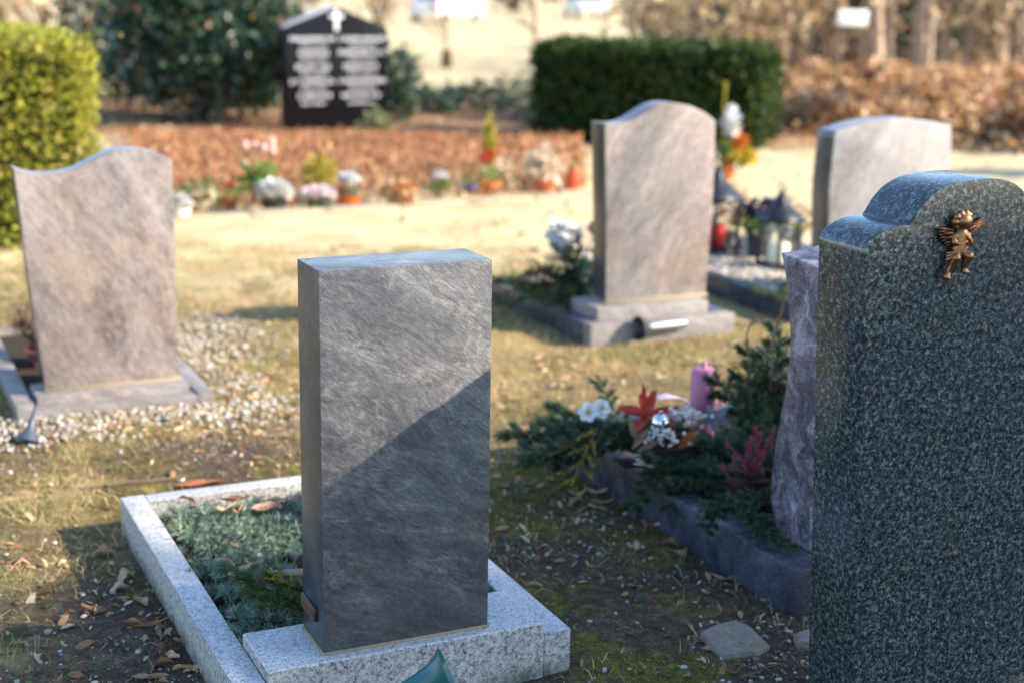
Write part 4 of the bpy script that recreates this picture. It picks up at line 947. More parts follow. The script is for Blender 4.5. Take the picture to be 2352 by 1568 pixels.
def cone_mesh(name, L, Rr, mat, n=70):
    parts_v, parts_f = [], []; base = np.array([(0, -0.5, 0), (0.9, -0.42, 0.16), (1.15, 0, 0.30), (0.9, 0.42, 0.16), (0, 0.5, 0)])
    for i in range(n):
        t = i/n; a = i*2.39996; r = Rr*math.sin(math.pi*(0.12 + 0.80*t))**0.8; s = Rr*0.55*(0.6+0.6*math.sin(math.pi*t))
        c, si = math.cos(a), math.sin(a)
        for q in base: x, y, z = q*s; parts_v.append(((r*0.55+x)*c - y*si, (r*0.55+x)*si + y*c, t*L + z*0.8))
        b = i*5; parts_f += [(b, b+1, b+2), (b, b+2, b+4), (b+4, b+2, b+3)]
    return np_mesh(name, parts_v, parts_f, mat)
CONE = cone_mesh('pine_cone', 0.075, 0.020, plain('cone_brown', (0.15, 0.085, 0.055), 0.7, 0.2, 0, 0.4))
tag(link('pine_cone', CONE, loc=ground(688, 1290, 0.17), rot=(1.2, 0.3, 0.5), scale=0.9), 'brown cone peeking out left of the middle headstone', 'pine cone')
# teal grave vase at the front, lying over
vz = empty('grave_vase', UV(1.02, 2.755, 0.156), 0, 'teal plastic flower vase leaning in front of the middle plinth', 'vase')
TEAL = plain('teal_plastic', (0.02, 0.115, 0.115), 0.35, 0.5, 0, 0.12)
vz.rotation_euler = (R(16), R(66), PHI)
prof = [(0.012, -0.06), (0.020, 0.0), (0.026, 0.05), (0.034, 0.085), (0.046, 0.11), (0.060, 0.124), (0.0575, 0.1245), (0.043, 0.108), (0.031, 0.083), (0.022, 0.04)]
link('cup', lathe('cup', prof, TEAL, 40), parent=vz); link('spike', lathe('spike', [(0.001, -0.20), (0.008, -0.12), (0.012, -0.06)], TEAL, 12), parent=vz)
# blue grey vase by the left grave
vz = empty('grave_vase', ground(62, 1012), 0, 'grey blue plastic vase spike pushed into the white gravel', 'vase')
vz.rotation_euler = (R(-28), R(10), 0); vz.scale = (0.72,)*3
SLATE = plain('slate_plastic', (0.045, 0.06, 0.09), 0.4, 0.5, 0, 0.1)
link('cup', lathe('cup', [(0.062, 0.0), (0.058, 0.012), (0.040, 0.035), (0.020, 0.075), (0.013, 0.12), (0.010, 0.19)], SLATE, 28), parent=vz); link('rim', lathe('rim', [(0.066, -0.004), (0.068, 0.004), (0.062, 0.006)], SLATE, 28), parent=vz)
# ================================================================== FLOWERS AND GRAVE GOODS
LEAFQ = np.array([(0, 0, 0), (0.5, -0.28, 0.05), (1, 0, 0), (0.5, 0.28, 0.05)])
def leaf_cloud(name, P, size, mat, updir=None, long=1.0):
    n = len(P); M = rand_rot(n)
    s = size*RNG.uniform(0.6, 1.35, n)
    base = LEAFQ*np.array([long, 1, 1])
    V = np.einsum('nij,kj->nki', M*s[:, None, None], base) + P[:, None, :]
    F = np.array([(0, 1, 2, 3)])[None] + (np.arange(n)*4)[:, None, None]
    return np_mesh(name, V.reshape(-1, 3), F.reshape(-1, 4), mat)
def ball_pts(n, c, r, shell=0.45, lo=-1.0):
    d = RNG.normal(size=(n*2, 3)); d /= np.linalg.norm(d, axis=1)[:, None]; d = d[d[:, 2] > lo][:n]
    t = RNG.uniform(shell**3, 1, len(d))**(1/3)
    return np.array(c) + d*np.array(r)*t[:, None]
def blossoms(name, P, size, mat, petals=6):
    n = len(P); a = np.arange(petals)/petals*2*np.pi
    parts = []
    for i in range(n):
        tl = rand_rot(1)[0]; nrm = np.array([RNG.normal(0, .5), RNG.normal(-0.4, .5), 1.0]); nrm /= np.linalg.norm(nrm)
        e = np.cross(nrm, (0.2, 0.9, 0.1)); e /= np.linalg.norm(e); f = np.cross(nrm, e); s = size*RNG.uniform(0.75, 1.2)
        for t in a + RNG.uniform(0, 1):
            d = e*np.cos(t) + f*np.sin(t); g = np.cross(nrm, d)
            parts.append(np.array([P[i], P[i]+d*s*0.6-g*s*0.36+nrm*s*0.25, P[i]+d*s+nrm*s*0.22, P[i]+d*s*0.6+g*s*0.36+nrm*s*0.25]))
    V = np.array(parts); F = np.array([(0, 1, 2, 3)])[None] + (np.arange(len(V))*4)[:, None, None]
    return np_mesh(name, V.reshape(-1, 3), F.reshape(-1, 4), mat)
def pot_profile(r, h): return [(r*0.02, 0), (r*0.70, 0), (r*0.74, h*0.04), (r*0.95, h*0.78), (r*1.04, h*0.80), (r*1.06, h), (r*0.96, h), (r*0.90, h*0.82), (r*0.02, h*0.80)]
def potted(name, loc, label, cat, pot=None, pr=0.09, ph=0.14, leaf=PGREEN, nl=140, lr=(0.12, 0.12, 0.10), ls=0.045, lz=0.08, bloom=None, nb=24, br=(0.11, 0.11, 0.07), bs=0.03, bz=0.14, group='potted plants along the stone edging', stems=False, long=1.0):
    e = empty(name, loc, random.uniform(0, 6), label, cat, group); z0 = 0.0
    if group.startswith('potted'): e.scale = (0.86, 0.86, 0.82)
    if pot:
        link('pot', lathe('pot', pot_profile(pr, ph), pot, 22), parent=e); z0 = ph*0.8
    if nl: link('foliage', leaf_cloud('foliage', ball_pts(nl, (0, 0, z0+lz), lr, 0.2, -0.6), ls, leaf, long=long), parent=e)
    if bloom: link('blossoms', blossoms('blossoms', ball_pts(int(nb*2.2), (0, 0, z0+bz), br, 0.7, -0.15), bs, bloom), parent=e)
    if stems:
        t = Tubes(4)
        for i in range(10): a = random.uniform(0, 6.28); t.add([(0, 0, z0*0.8), (math.cos(a)*lr[0]*0.6, math.sin(a)*lr[1]*0.6, z0+bz)], 0.003)
        link('stems', t.mesh('stems', PGREEN), parent=e)
    return e

# ---- the row of offerings in front of the rusty bed
E0, E1 = ground(395, 512), ground(1375, 452)
ed = E1-E0; rze = math.atan2(ed.y, ed.x); el = ed.length
eg = empty('stone_edging', E0, rze, 'pale stone edging along the row of potted flowers', 'edging')
SAND = plain('pale_sandstone', (0.36, 0.30, 0.21), 0.85, 0.2, 0, 0.2, 12, 0.2)
nn = 6
for i in range(nn): link('edging_stone', box_mesh('edging_stone', (el*i/nn+0.006, 0, -0.1), (el*(i+1)/nn-0.006, 0.15, 0.03+random.uniform(-0.006, 0.006)), SAND, 0.012, 2, 0.003), parent=eg)
def row(px, py, back=0.26): p_ = ground(px, py); d = Vector((-math.sin(rze), math.cos(rze), 0)); return p_ + d*back
potted('white_flower_pot', row(414, 505, 0.0), 'white glowing flower bowl just right of the left headstone', 'flower pot', WHITEPOT, 0.085, 0.10, PGREEN, 30, (0.07, 0.07, 0.05), 0.03, 0.04, PWHITE, 60, (0.085, 0.085, 0.08), 0.04, 0.05)
potted('pale_heather_bowl', row(475, 492), 'low bowl of creamy heather with green tips', 'flower bowl', SAND, 0.14, 0.09, PGREEN, 160, (0.2, 0.16, 0.12), 0.05, 0.07, PPALE, 70, (0.17, 0.15, 0.06), 0.035, 0.06)
potted('red_flower_pot', row(556, 488), 'small plant with dark red flowers in a terracotta pot', 'flower pot', TERRA, 0.07, 0.09, PGREEN, 60, (0.08, 0.08, 0.09), 0.04, 0.06, PRED, 8, (0.05, 0.05, 0.05), 0.024, 0.12)
potted('white_flower_pot', row(640, 490, 0.1), 'big round mass of white chrysanthemums in the flower row', 'flower pot', DARKPOT, 0.11, 0.09, PGREEN, 60, (0.13, 0.13, 0.08), 0.05, 0.04, PWHITE, 170, (0.15, 0.14, 0.11), 0.045, 0.09)
e = empty('tulip_bunch', row(632, 480, 0.35), 0, 'bunch of pale salmon tulips standing above the white chrysanthemums', 'flowers', 'potted plants along the stone edging')
t = Tubes(5); tul = [(-0.10, 0, 0.40), (-0.03, 0.02, 0.395), (0.04, -0.01, 0.385), (0.10, 0.02, 0.43), (0.105, 0, 0.37), (-0.105, 0, 0.26)]
for q in tul: t.add([(q[0]*0.25, 0, 0), (q[0]*0.7, q[1], q[2]*0.55), q], 0.005)
link('stems', t.mesh('stems', PGREEN), parent=e); link('foliage', leaf_cloud('foliage', ball_pts(60, (0, 0, 0.16), (0.10, 0.08, 0.13), 0.1), 0.10, PGREEN, long=1.4), parent=e)
for q in tul: link('tulip_head', lathe('tulip_head', [(0.004, -0.01), (0.022, 0.0), (0.033, 0.025), (0.030, 0.052), (0.020, 0.072), (0.016, 0.066), (0.02, 0.03)], PROSE, 10), parent=e, loc=q)
potted('white_flower_pot', row(738, 487, 0.05), 'pinkish white cyclamen bowl beside the big white chrysanthemums', 'flower pot', DARKPOT, 0.10, 0.08, PGREEN, 50, (0.12, 0.11, 0.06), 0.05, 0.03, flat('blush_petal', (0.80, 0.66, 0.66)), 110, (0.14, 0.12, 0.07), 0.04, 0.08)
potted('golden_conifer', row(770, 470, 0.32), 'bright yellow green dwarf conifer in the flower row', 'shrub', TERRA, 0.09, 0.10, YFIR, 420, (0.16, 0.16, 0.19), 0.05, 0.16)
potted('white_flower_pot', row(815, 476, 0.12), 'white flower cluster above an orange and black bowl', 'flower pot', ORANGEPOT, 0.11, 0.08, DFIR, 70, (0.12, 0.12, 0.06), 0.05, 0.05, PWHITE, 60, (0.085, 0.08, 0.055), 0.04, 0.17)
potted('orange_flower_pot', row(925, 474, 0.05), 'pale orange autumn plant lying loosely on the edging', 'flower pot', TERRA, 0.10, 0.07, DEADLEAF, 170, (0.24, 0.14, 0.10), 0.07, 0.06, PORA, 20, (0.2, 0.12, 0.08), 0.03, 0.08)
potted('white_flower_pot', row(1030, 458, 0.15), 'single small white flower ball above low green leaves', 'flower pot', SAND, 0.08, 0.07, PGREEN, 120, (0.16, 0.12, 0.06), 0.05, 0.04, PWHITE, 50, (0.06, 0.06, 0.055), 0.035, 0.13)
potted('violet_pot', row(1098, 450, 0.12), 'little violet blue pot beside the slim conifer', 'flower pot', VIOLETPOT, 0.06, 0.10, PGREEN, 40, (0.07, 0.07, 0.05), 0.04, 0.05)
potted('orange_flower_pot', row(1142, 448, 0.15), 'orange pot with a dark red flowering plant', 'flower pot', ORANGEPOT, 0.09, 0.11, PGREEN, 90, (0.12, 0.12, 0.10), 0.045, 0.09, PRED, 24, (0.10, 0.09, 0.12), 0.03, 0.22)
potted('slim_conifer', row(1162, 445, 0.30), 'slim upright golden green conifer rising above the red flowers', 'shrub', TERRA, 0.07, 0.08, YFIR, 520, (0.065, 0.065, 0.36), 0.045, 0.36)
potted('heather_bowl', row(1270, 442, 0.15), 'terracotta bowl of pale pink tufted heather', 'flower pot', TERRA, 0.13, 0.11, PPALE, 300, (0.18, 0.16, 0.17), 0.07, 0.15, None, long=1.7)
e = empty('grave_candle', row(1342, 438, 0.18), 0, 'orange red grave candle beside the pink headstone', 'candle', 'potted plants along the stone edging')
link('cup', lathe('cup', [(0.001, 0), (0.05, 0), (0.055, 0.02), (0.05, 0.15), (0.045, 0.16)], plain('red_plastic', (0.60, 0.07, 0.02), 0.3, 0.5, 0, 0.1), 20), parent=e); link('lid', lathe('lid', [(0.052, 0.158), (0.054, 0.175), (0.03, 0.195), (0.001, 0.2)], plain('gold_lid', (0.5, 0.33, 0.1), 0.35, 0.5, 0.8, 0.1), 20), parent=e)
potted('pink_flower_pot', row(1215, 440, 0.55), 'loose pale pink dried plant behind the slim conifer', 'flower pot', None, 0, 0, PPALE, 160, (0.2, 0.2, 0.15), 0.06, 0.15)

# bouquet seen at the right edge of the pink stone
e = empty('bouquet', ground(1668, 412), 0, 'bright bouquet of white, yellow and orange flowers right of the pink headstone', 'flowers')
link('vase', lathe('vase', [(0.001, 0), (0.06, 0), (0.07, 0.05), (0.055, 0.16), (0.075, 0.2)], ORANGEPOT, 20), parent=e)
link('foliage', leaf_cloud('foliage', ball_pts(120, (0.02, 0, 0.24), (0.17, 0.14, 0.13), 0.2), 0.09, PGREEN, long=1.3), parent=e)
link('white_blossoms', blossoms('white_blossoms', ball_pts(60, (0.02, 0, 0.50), (0.07, 0.07, 0.14), 0.4), 0.05, PWHITE), parent=e)
link('orange_blossoms', blossoms('orange_blossoms', ball_pts(30, (0.08, -0.02, 0.33), (0.08, 0.08, 0.06), 0.4), 0.05, PORA), parent=e)
link('yellow_blossoms', blossoms('yellow_blossoms', ball_pts(60, (0.12, -0.04, 0.20), (0.14, 0.10, 0.07), 0.4), 0.05, PYEL), parent=e)
t = Tubes(4); t.add([(-0.05, 0, 0.2), (-0.06, 0, 0.5), (-0.045, 0, 0.86)], [0.006, 0.006, 0.02]); t.add([(0, 0, 0.15), (0.02, 0, 0.5)], 0.006)
link('stems', t.mesh('stems', YFIR), parent=e)

# ---- left grave: bowls and dry heather
def bowl(loc, label, r=0.09):
    e = empty('plant_bowl', loc, 0, label, 'bowl', 'bowls in the left grave')
    link('shell', lathe('shell', [(0.001, 0), (r*0.6, 0), (r*0.95, 0.055), (r*1.08, 0.06), (r*1.08, 0.075), (r*0.96, 0.075), (r*0.85, 0.05), (0.001, 0.04)], PINKPOT, 28), parent=e)
    return e
bowl(UV(0.80, 6.15, 0.035), 'empty dusky red bowl nearest the left headstone', 0.08)
b_ = bowl(UV(0.80, 6.45, 0.035), 'dusky red bowl holding the dry heather')
e = empty('dry_heather', UV(0.80, 6.48, 0.08), 0, 'withered brown heather bush in a bowl behind the left headstone', 'plant')
t = Tubes(3); tips = []
for i in range(150):
    a = random.uniform(0, 6.28); rr = random.uniform(0, 1)**0.6*0.13; h = random.uniform(0.12, 0.23)
    t.add([(0, 0, 0), (math.cos(a)*rr*0.7, math.sin(a)*rr*0.7, h*0.55), (math.cos(a)*rr, math.sin(a)*rr, h)], [0.0025, 0.002, 0.0015]); tips.append((math.cos(a)*rr, math.sin(a)*rr, h))
link('stems', t.mesh('stems', TWIG), parent=e)
link('foliage', leaf_cloud('foliage', np.repeat(np.array(tips), 9, 0) + RNG.normal(0, 0.014, (1350, 3)) - [0, 0, 0.02], 0.014, DRYH), parent=e)

# ---- pink grave: white mums, cone, boughs
e = empty('white_flower_pot', UV(3.49, 6.74, 0.06), PHI, 'white flowers and dry stems left of the pink headstone', 'flower pot')
link('pot', lathe('pot', pot_profile(0.09, 0.12), DARKPOT, 20), parent=e)
link('blossoms', blossoms('blossoms', ball_pts(110, (-0.06, 0.02, 0.33), (0.075, 0.075, 0.075), 0.5), 0.045, PWHITE), parent=e)
link('drooping_blossoms', blossoms('drooping_blossoms', ball_pts(24, (0.03, -0.06, 0.20), (0.05, 0.05, 0.08), 0.4), 0.035, PWHITE), parent=e)
t = Tubes(4)
for i in range(40): a = random.uniform(0, 6.28); t.add([(0, 0, 0.1), (math.cos(a)*0.07, math.sin(a)*0.07, 0.22), (math.cos(a)*0.13, math.sin(a)*0.12, random.uniform(0.2, 0.33))], 0.003)
link('stems', t.mesh('stems', DRYH), parent=e)
link('foliage', leaf_cloud('foliage', ball_pts(240, (0.05, -0.05, 0.14), (0.15, 0.13, 0.14), 0.2), 0.06, DFIR, long=1.6), parent=e)
potted('tawny_flower', UV(3.62, 6.66, 0.06), 'tawny dried blossom at the left edge of the pink headstone', 'flower pot', None, 0, 0, DRYH, 60, (0.06, 0.06, 0.14), 0.05, 0.16, PROSE, 24, (0.06, 0.06, 0.06), 0.04, 0.36, 'flowers on the pink grave')
tag(link('pine_cone', CONE, loc=ground(1185, 652, 0.17), rot=(0, R(80), 0.35), scale=3.1), 'big golden brown cone on the fir boughs beside the pink headstone', 'pine cone').data = CONE.copy()
bpy.data.objects[-1] if False else None
for i, (px, py, yw) in enumerate(((1190, 640, 0.5), (1220, 665, 3.0), (1240, 690, 2.4), (1270, 670, 1.0), (1290, 650, 2.0), (1210, 690, 0.2))):
    place_sprig(FBO[i % 3], ground(px, py, 0.13), (0.1, -0.15, yw), 1.5, 'dark fir bough in the bed of the pink headstone', 'fir bough', 'fir boughs on the pink grave', 'fir_bough')
# metal vase lying in the grass
p_ = ground(1465, 790)
e = empty('metal_vase', p_ + Vector((0, 0, 0.075)), 0, 'fallen steel vase with a black mouth in front of the pink headstone', 'vase')
q_ = ground(1585, 765) - p_
e.rotation_euler = (0, R(90), math.atan2(q_.y, q_.x) + R(-12))
STEEL = plain('steel', (0.24, 0.25, 0.27), 0.55, 0.5, 1.0, 0.08)
link('tube', lathe('tube', [(0.001, 0.05), (0.026, 0.05), (0.028, 0.06), (0.028, 0.23), (0.024, 0.245), (0.024, 0.27), (0.001, 0.272)], STEEL, 28), parent=e)
link('mouth', lathe('mouth', [(0.028, 0.055), (0.042, 0.03), (0.060, 0.0), (0.058, -0.004), (0.038, 0.028), (0.016, 0.05)], IRON, 28), parent=e)

# ---- pale grave: lanterns and plants
def lantern(loc, s, label, candle_col, glass=None):
    e = empty('lantern', loc, PHI+0.2, label, 'lantern', 'lanterns'); e.scale = (s, s, s)
    link('base', box_mesh('base', (-0.075, -0.075, 0), (0.075, 0.075, 0.02), IRON, 0.004), parent=e)
    for sx in (-1, 1):
        for sy in (-1, 1): link('post', box_mesh('post', (sx*0.062-0.006, sy*0.062-0.006, 0.02), (sx*0.062+0.006, sy*0.062+0.006, 0.20), IRON, 0.001, 1), parent=e)
    V = []; F = []
    for z, r in ((0.20, 0.080), (0.212, 0.080), (0.25, 0.046), (0.28, 0.026), (0.30, 0.024), (0.32, 0.010), (0.34, 0.003)):
        for a in range(4): V.append((r*(1, -1, -1, 1)[a], r*(1, 1, -1, -1)[a], z))
    for i in range(6):
        for k in range(4): F.append((i*4+k, i*4+(k+1) % 4, i*4+4+(k+1) % 4, i*4+4+k))
    F.append((3, 2, 1, 0)); link('roof', np_mesh('roof', V, F, IRON), parent=e)
    t = Tubes(5); t.add([(0.02*math.cos(a), 0, 0.345+0.02*math.sin(a)) for a in np.linspace(0, 6.28, 12)], 0.003); link('ring', t.mesh('ring', IRON), parent=e)
    link('candle', lathe('candle', [(0.001, 0.02), (0.045, 0.02), (0.046, 0.10), (0.040, 0.108), (0.012, 0.106), (0.001, 0.112)], candle_col, 24), parent=e)
    if glass: link('glass', box_mesh('glass', (-0.056, -0.056, 0.021), (0.056, 0.056, 0.199), glass, 0.002, 1), parent=e)
    return e
WAX = Mat('cream_wax', 0.5, 0.4, 0, (0.80, 0.76, 0.60)); WAX.sub(0.3)
gl = Mat('lantern_glass', 0.05, 0.5)
_tr = gl.N('ShaderNodeBsdfTransparent'); _gl = gl.N('ShaderNodeBsdfGlossy'); _gl.inputs['Roughness'].default_value = 0.03; _mx = gl.N('ShaderNodeMixShader'); _mx.inputs[0].default_value = 0.07
gl.t.links.new(_tr.outputs[0], _mx.inputs[1]); gl.t.links.new(_gl.outputs[0], _mx.inputs[2]); gl.t.links.new(_mx.outputs[0], gl.t.nodes['Material Output'].inputs['Surface'])
lantern(ground(1787, 612, 0.09), 1.32, 'black lantern with a cream candle in the white gravel bed', WAX.m, gl.m)
rg = Mat('red_wax', 0.35, 0.5, 0, (0.75, 0.008, 0.006)); rg.sub(0.25, (0.03, 0.004, 0.002))
lantern(ground(1640, 576, 0.09), 1.55, 'dark lantern with a red candle at the edge of the pink headstone', rg.m, gl.m)
potted('pansy_pot', ground(1742, 590, 0.09), 'anthracite pot of dark pansies behind the black lantern', 'flower pot', DARKPOT, 0.085, 0.19, PGREEN, 150, (0.13, 0.12, 0.07), 0.05, 0.05, PPURP, 34, (0.14, 0.12, 0.08), 0.03, 0.12, 'plants on the pale grave')
potted('pansy_pot', ground(1812, 580, 0.09), 'yellow green pansy plant right of the black lantern', 'flower pot', DARKPOT, 0.085, 0.15, YFIR, 130, (0.12, 0.11, 0.08), 0.05, 0.07, PPALE, 20, (0.12, 0.1, 0.06), 0.03, 0.12, 'plants on the pale grave')
potted('dry_heather', ground(1668, 560, 0.09), 'brown dried plant between the two lanterns', 'plant', DARKPOT, 0.06, 0.08, DEADLEAF, 190, (0.10, 0.10, 0.16), 0.05, 0.16, None, group='plants on the pale grave')
potted('cream_flower_pot', ground(1712, 575, 0.09), 'creamy pale flowers beside the pansy pot', 'flower pot', WHITEPOT, 0.06, 0.08, YFIR, 60, (0.09, 0.09, 0.12), 0.05, 0.10, PPALE, 40, (0.09, 0.09, 0.10), 0.035, 0.12, group='plants on the pale grave')
for i, (px, py, yw) in enumerate(((1830, 660, 0.6), (1850, 640, 2.2), (1815, 690, 2.8))):
    place_sprig(FBO[i], ground(px, py, 0.13), (0.1, -0.1, yw), 1.4, 'dark fir bough on the kerb of the pale headstone', 'fir bough', 'fir boughs on the pale grave', 'fir_bough')

# ---- wreath and candle on the plum grave
SB = [sprig('needles', s, 10, DFIR, 0.026, 120, 0.24, 0.0021, 0.3, 0.85) for s in (51, 52, 53, 54)]
GT = sprig('needles', 61, 8, leafy('green_cypress', [(0.0, (0.05, 0.09, 0.015)), (0.6, (0.14, 0.18, 0.03)), (1.0, (0.30, 0.30, 0.06))], 0.5, 0.3, 0.2), 0.014, 90, 0.20, 0.0016, 0.15, 0.5)
def boughs(lst, group, label, pair=None):
    for i, (px, py, Y, yw, pt, s) in enumerate(lst):
        place_sprig(pair or SB[i % 4], depth(px, py, Y), (random.uniform(-0.3, 0.3), pt, yw), s, label, 'fir bough', group, 'fir_bough')
boughs([(1270, 1000, 4.72, 3.1, 0.1, 1.2), (1315, 1030, 4.62, 3.4, 0.2, 1.2), (1360, 980, 4.8, 2.6, -0.2, 1.2), (1430, 990, 4.75, 3.3, -0.1, 1.1), (1300, 1010, 4.75, 3.0, 0.2, 1.0), (1330, 985, 4.85, 2.7, 0.0, 1.0), (1290, 1040, 4.62, 3.3, 0.35, 1.0), (1390, 1000, 4.75, 2.9, 0.0, 1.1), (1350, 1030, 4.65, 3.6, 0.4, 1.0), (1420, 1030, 4.65, 3.5, 0.3, 1.0), (1400, 930, 5.0, 2.0, -0.6, 0.8), (1320, 1000, 4.8, 2.3, -0.2, 0.9)], 'left boughs of the wreath', 'green fir bough spreading left from the wreath')
for i in range(34):
    u_ = random.uniform(2.36, 2.80); v_ = random.uniform(3.50, 4.25)
    place_sprig(SB[i % 4], UV(u_, v_, random.uniform(0.12, 0.165)), (random.uniform(-0.3, 0.3), random.uniform(-0.35, 0.25), random.uniform(0, 6.28)), random.uniform(0.85, 1.15), 'dark fir bough of the low mat filling the wreath bed', 'fir bough', 'low fir boughs in the wreath bed', 'fir_bough')
place_sprig(GT, depth(1255, 1055, 4.55), (0.2, 0.45, 3.45), 1.0, 'pale green cypress tip hanging over the soil at the left end', 'cypress sprig', None, 'cypress_sprig')
place_sprig(YT, depth(1352, 1040, 4.55), (0.3, 1.0, 4.1), 1.5, 'yellow cypress sprig hanging over the blue black kerb', 'cypress sprig', None, 'cypress_sprig')
boughs([(1500, 1110, 4.45, 4.2, 0.5, 1.0), (1560, 1110, 4.42, 4.6, 0.5, 1.0), (1620, 1085, 4.45, 4.9, 0.3, 0.9), (1680, 1080, 4.4, 2.5, 0.1, 1.0)], 'boughs below the basket', 'dark fir bough hanging below the wreath basket')
boughs([(1650, 1030, 4.55, 2.6, 0.0, 1.0), (1700, 965, 4.65, 2.4, -0.8, 1.15), (1728, 975, 4.6, 1.8, -1.0, 1.3), (1755, 930, 4.7, 1.5, -1.1, 1.3), (1782, 870, 4.72, 1.4, -1.2, 1.2), (1745, 900, 4.75, 2.2, -1.0, 1.1), (1700, 1030, 4.5, 2.9, 0, 1.0), (1770, 1010, 4.6, 2.0, -0.6, 1.0), (1790, 900, 4.75, 1.2, -1.0, 1.0), (1740, 1060, 4.45, 2.6, -0.3, 1.0), (1710, 930, 4.8, 2.9, -0.2, 0.9), (1775, 960, 4.7, 0.8, -0.9, 0.9)], 'boughs right of the wreath', 'dark fir bough standing up beside the plum headstone')
boughs([(1650, 1180, 4.1, 4.2, 0.4, 0.7), (1710, 1190, 4.0, 5.2, 0.4, 0.8), (1760, 1215, 3.95, 5.3, 0.4, 0.7), (1690, 1160, 4.1, 3.4, 0.2, 0.8)], 'boughs over the near kerb', 'dark fir bough drooping over the near blue black kerb')
SPRT = sprig('needles', 71, 3, SPRUCE, 0.020, 160, 0.17, 0.0014, 0.2, 0.6)
place_sprig(SPRT, depth(1775, 835, 4.65), (0.0, R(-80), 1.2), 1.0, 'upright blue spruce tip above the wreath', 'spruce twig', None, 'spruce_branch')
# candle
e = empty('pillar_candle', depth(1612, 965, 4.86), 0, 'pink pillar candle standing behind the wreath', 'candle')
m_ = Mat('pink_wax', 0.4, 0.4, 0, (0.50, 0.17, 0.28)); m_.sub(0.35, (0.02, 0.008, 0.01))
e.location.z = 0.105; zt = depth(1612, 845, 4.86).z - e.location.z
link('wax', lathe('wax', [(0.001, 0), (0.0435, 0), (0.0435, zt-0.012), (0.040, zt-0.003), (0.030, zt+0.001), (0.012, zt+0.002), (0.008, zt+0.010), (0.006, zt+0.022), (0.001, zt+0.027)], m_.m, 36, 50), parent=e)
t = Tubes(5); t.add([(0, 0, zt+0.03), (0.004, 0, zt+0.045)], 0.0015); link('wick', t.mesh('wick', WHITEPOT), parent=e)
# basket of dark woven twigs
e = empty('wreath_basket', depth(1548, 1060, 4.62), 0, 'dark woven twig basket in the middle of the wreath', 'basket')
t = Tubes(4)
for i in range(46):
    ph = random.uniform(0, 6.28); r0 = 0.088 + random.uniform(-0.014, 0.012); z0 = random.uniform(-0.02, 0.065)
    t.add([(r0*math.cos(a), r0*math.sin(a), z0 + 0.012*math.sin(2*a+ph)) for a in np.linspace(ph, ph+random.uniform(2, 5.5), 16)], 0.0035)
link('weave', t.mesh('weave', plain('dark_withy', (0.035, 0.024, 0.018), 0.7, 0.2)), parent=e)
link('filling', lathe('filling', [(0.001, -0.03), (0.075, -0.03), (0.082, 0.03), (0.05, 0.05), (0.001, 0.055)], SOIL, 20), parent=e)
t = Tubes(5)
for i in range(5): a = depth(1452+random.uniform(0, 14), 1044+i*5, 4.50) - e.location; b = depth(1502+random.uniform(-6, 8), 1054+i*5, 4.50) - e.location; t.add([tuple(a), tuple((a+b)/2+Vector((0, 0, 0.004))), tuple(b)], 0.0022)
bw_ = link('white_sticks', t.mesh('white_sticks', WHITEPOT), parent=e)
def petal_ring(e, name, n, L, Wd, mat, cup=0.4, z0=0.0, tilt=0.0, ph=0.0):
    for i in range(n):
        V, F = [], []; N = 6
        for k in range(N):
            t = k/(N-1); w = Wd*math.sin(math.pi*(0.12+0.82*t))**0.8; zz = z0 + cup*L*t*(1.2-0.4*t)
            for s in (-1, 0, 1): V.append((L*t, w*s, zz + abs(s)*w*0.35))
        F = [(k*3+j, k*3+3+j, k*3+4+j, k*3+1+j) for k in range(N-1) for j in range(2)]
        link(name, np_mesh(name, V, F, mat, True), parent=e, rot=(random.gauss(0, 0.1), random.gauss(tilt, 0.15), ph + 2*math.pi*i/n + random.gauss(0, 0.12)))
def flower_stem(e, zb=0.10, mat=None):
    bpy.context.view_layer.update(); q = e.matrix_world.inverted() @ Vector((e.location.x + 0.01, e.location.y + 0.02, zb))
    t = Tubes(5); t.add([(0, 0, 0), tuple(q*0.5 + Vector((0, 0, -0.01))), tuple(q)], 0.0022); link('stem', t.mesh('stem', mat or PGREEN), parent=e)
for px, py, lb, sz in ((1352, 948, 'white Christmas rose on the wreath, the left bloom', 1.0), (1382, 938, 'white Christmas rose on the wreath, the upper right bloom', 0.9)):
    e = empty('christmas_rose', depth(px, py, 4.72), 0, lb, 'flower', 'white Christmas roses'); e.rotation_euler = (R(55), R(8), R(-10)); e.scale = (sz,)*3
    petal_ring(e, 'petal', 6, 0.036, 0.018, PWHITE, 0.35); flower_stem(e)
    link('stamens', blossoms('stamens', ball_pts(8, (0, 0, 0.008), (0.006, 0.006, 0.004)), 0.006, PYEL), parent=e)
e = empty('poinsettia', depth(1490, 955, 4.72), 0, 'red star-leaved artificial flower rising from the wreath', 'flower'); e.rotation_euler = (R(30), R(-12), 0)
flower_stem(e); petal_ring(e, 'petal', 5, 0.105, 0.020, BRED, 0.1, 0, 0, 0.2); petal_ring(e, 'petal', 3, 0.07, 0.016, BRED, 1.0, 0, 0, 0.9)
link('petal', leaf_mesh('petal', 0.14, 0.010, 0.5, 1.0, 0.002, 12), parent=e, loc=(0.0, 0.03, 0.06), rot=(0.2, R(-82), 0.3)).data.materials[0] = BRED
e = link('bauble', lathe('bauble', [(0.002, -0.030)] + [(0.030*math.sin(a), -0.030*math.cos(a)) for a in np.linspace(0.15, 2.9, 14)] + [(0.007, 0.031), (0.007, 0.038), (0.001, 0.039)], plain('mirror_silver', (0.80, 0.80, 0.80), 0.06, 0.5, 1.0, 0.03), 24), loc=depth(1517, 970, 4.62)); tag(e, 'small silver bauble below the red flower', 'bauble')
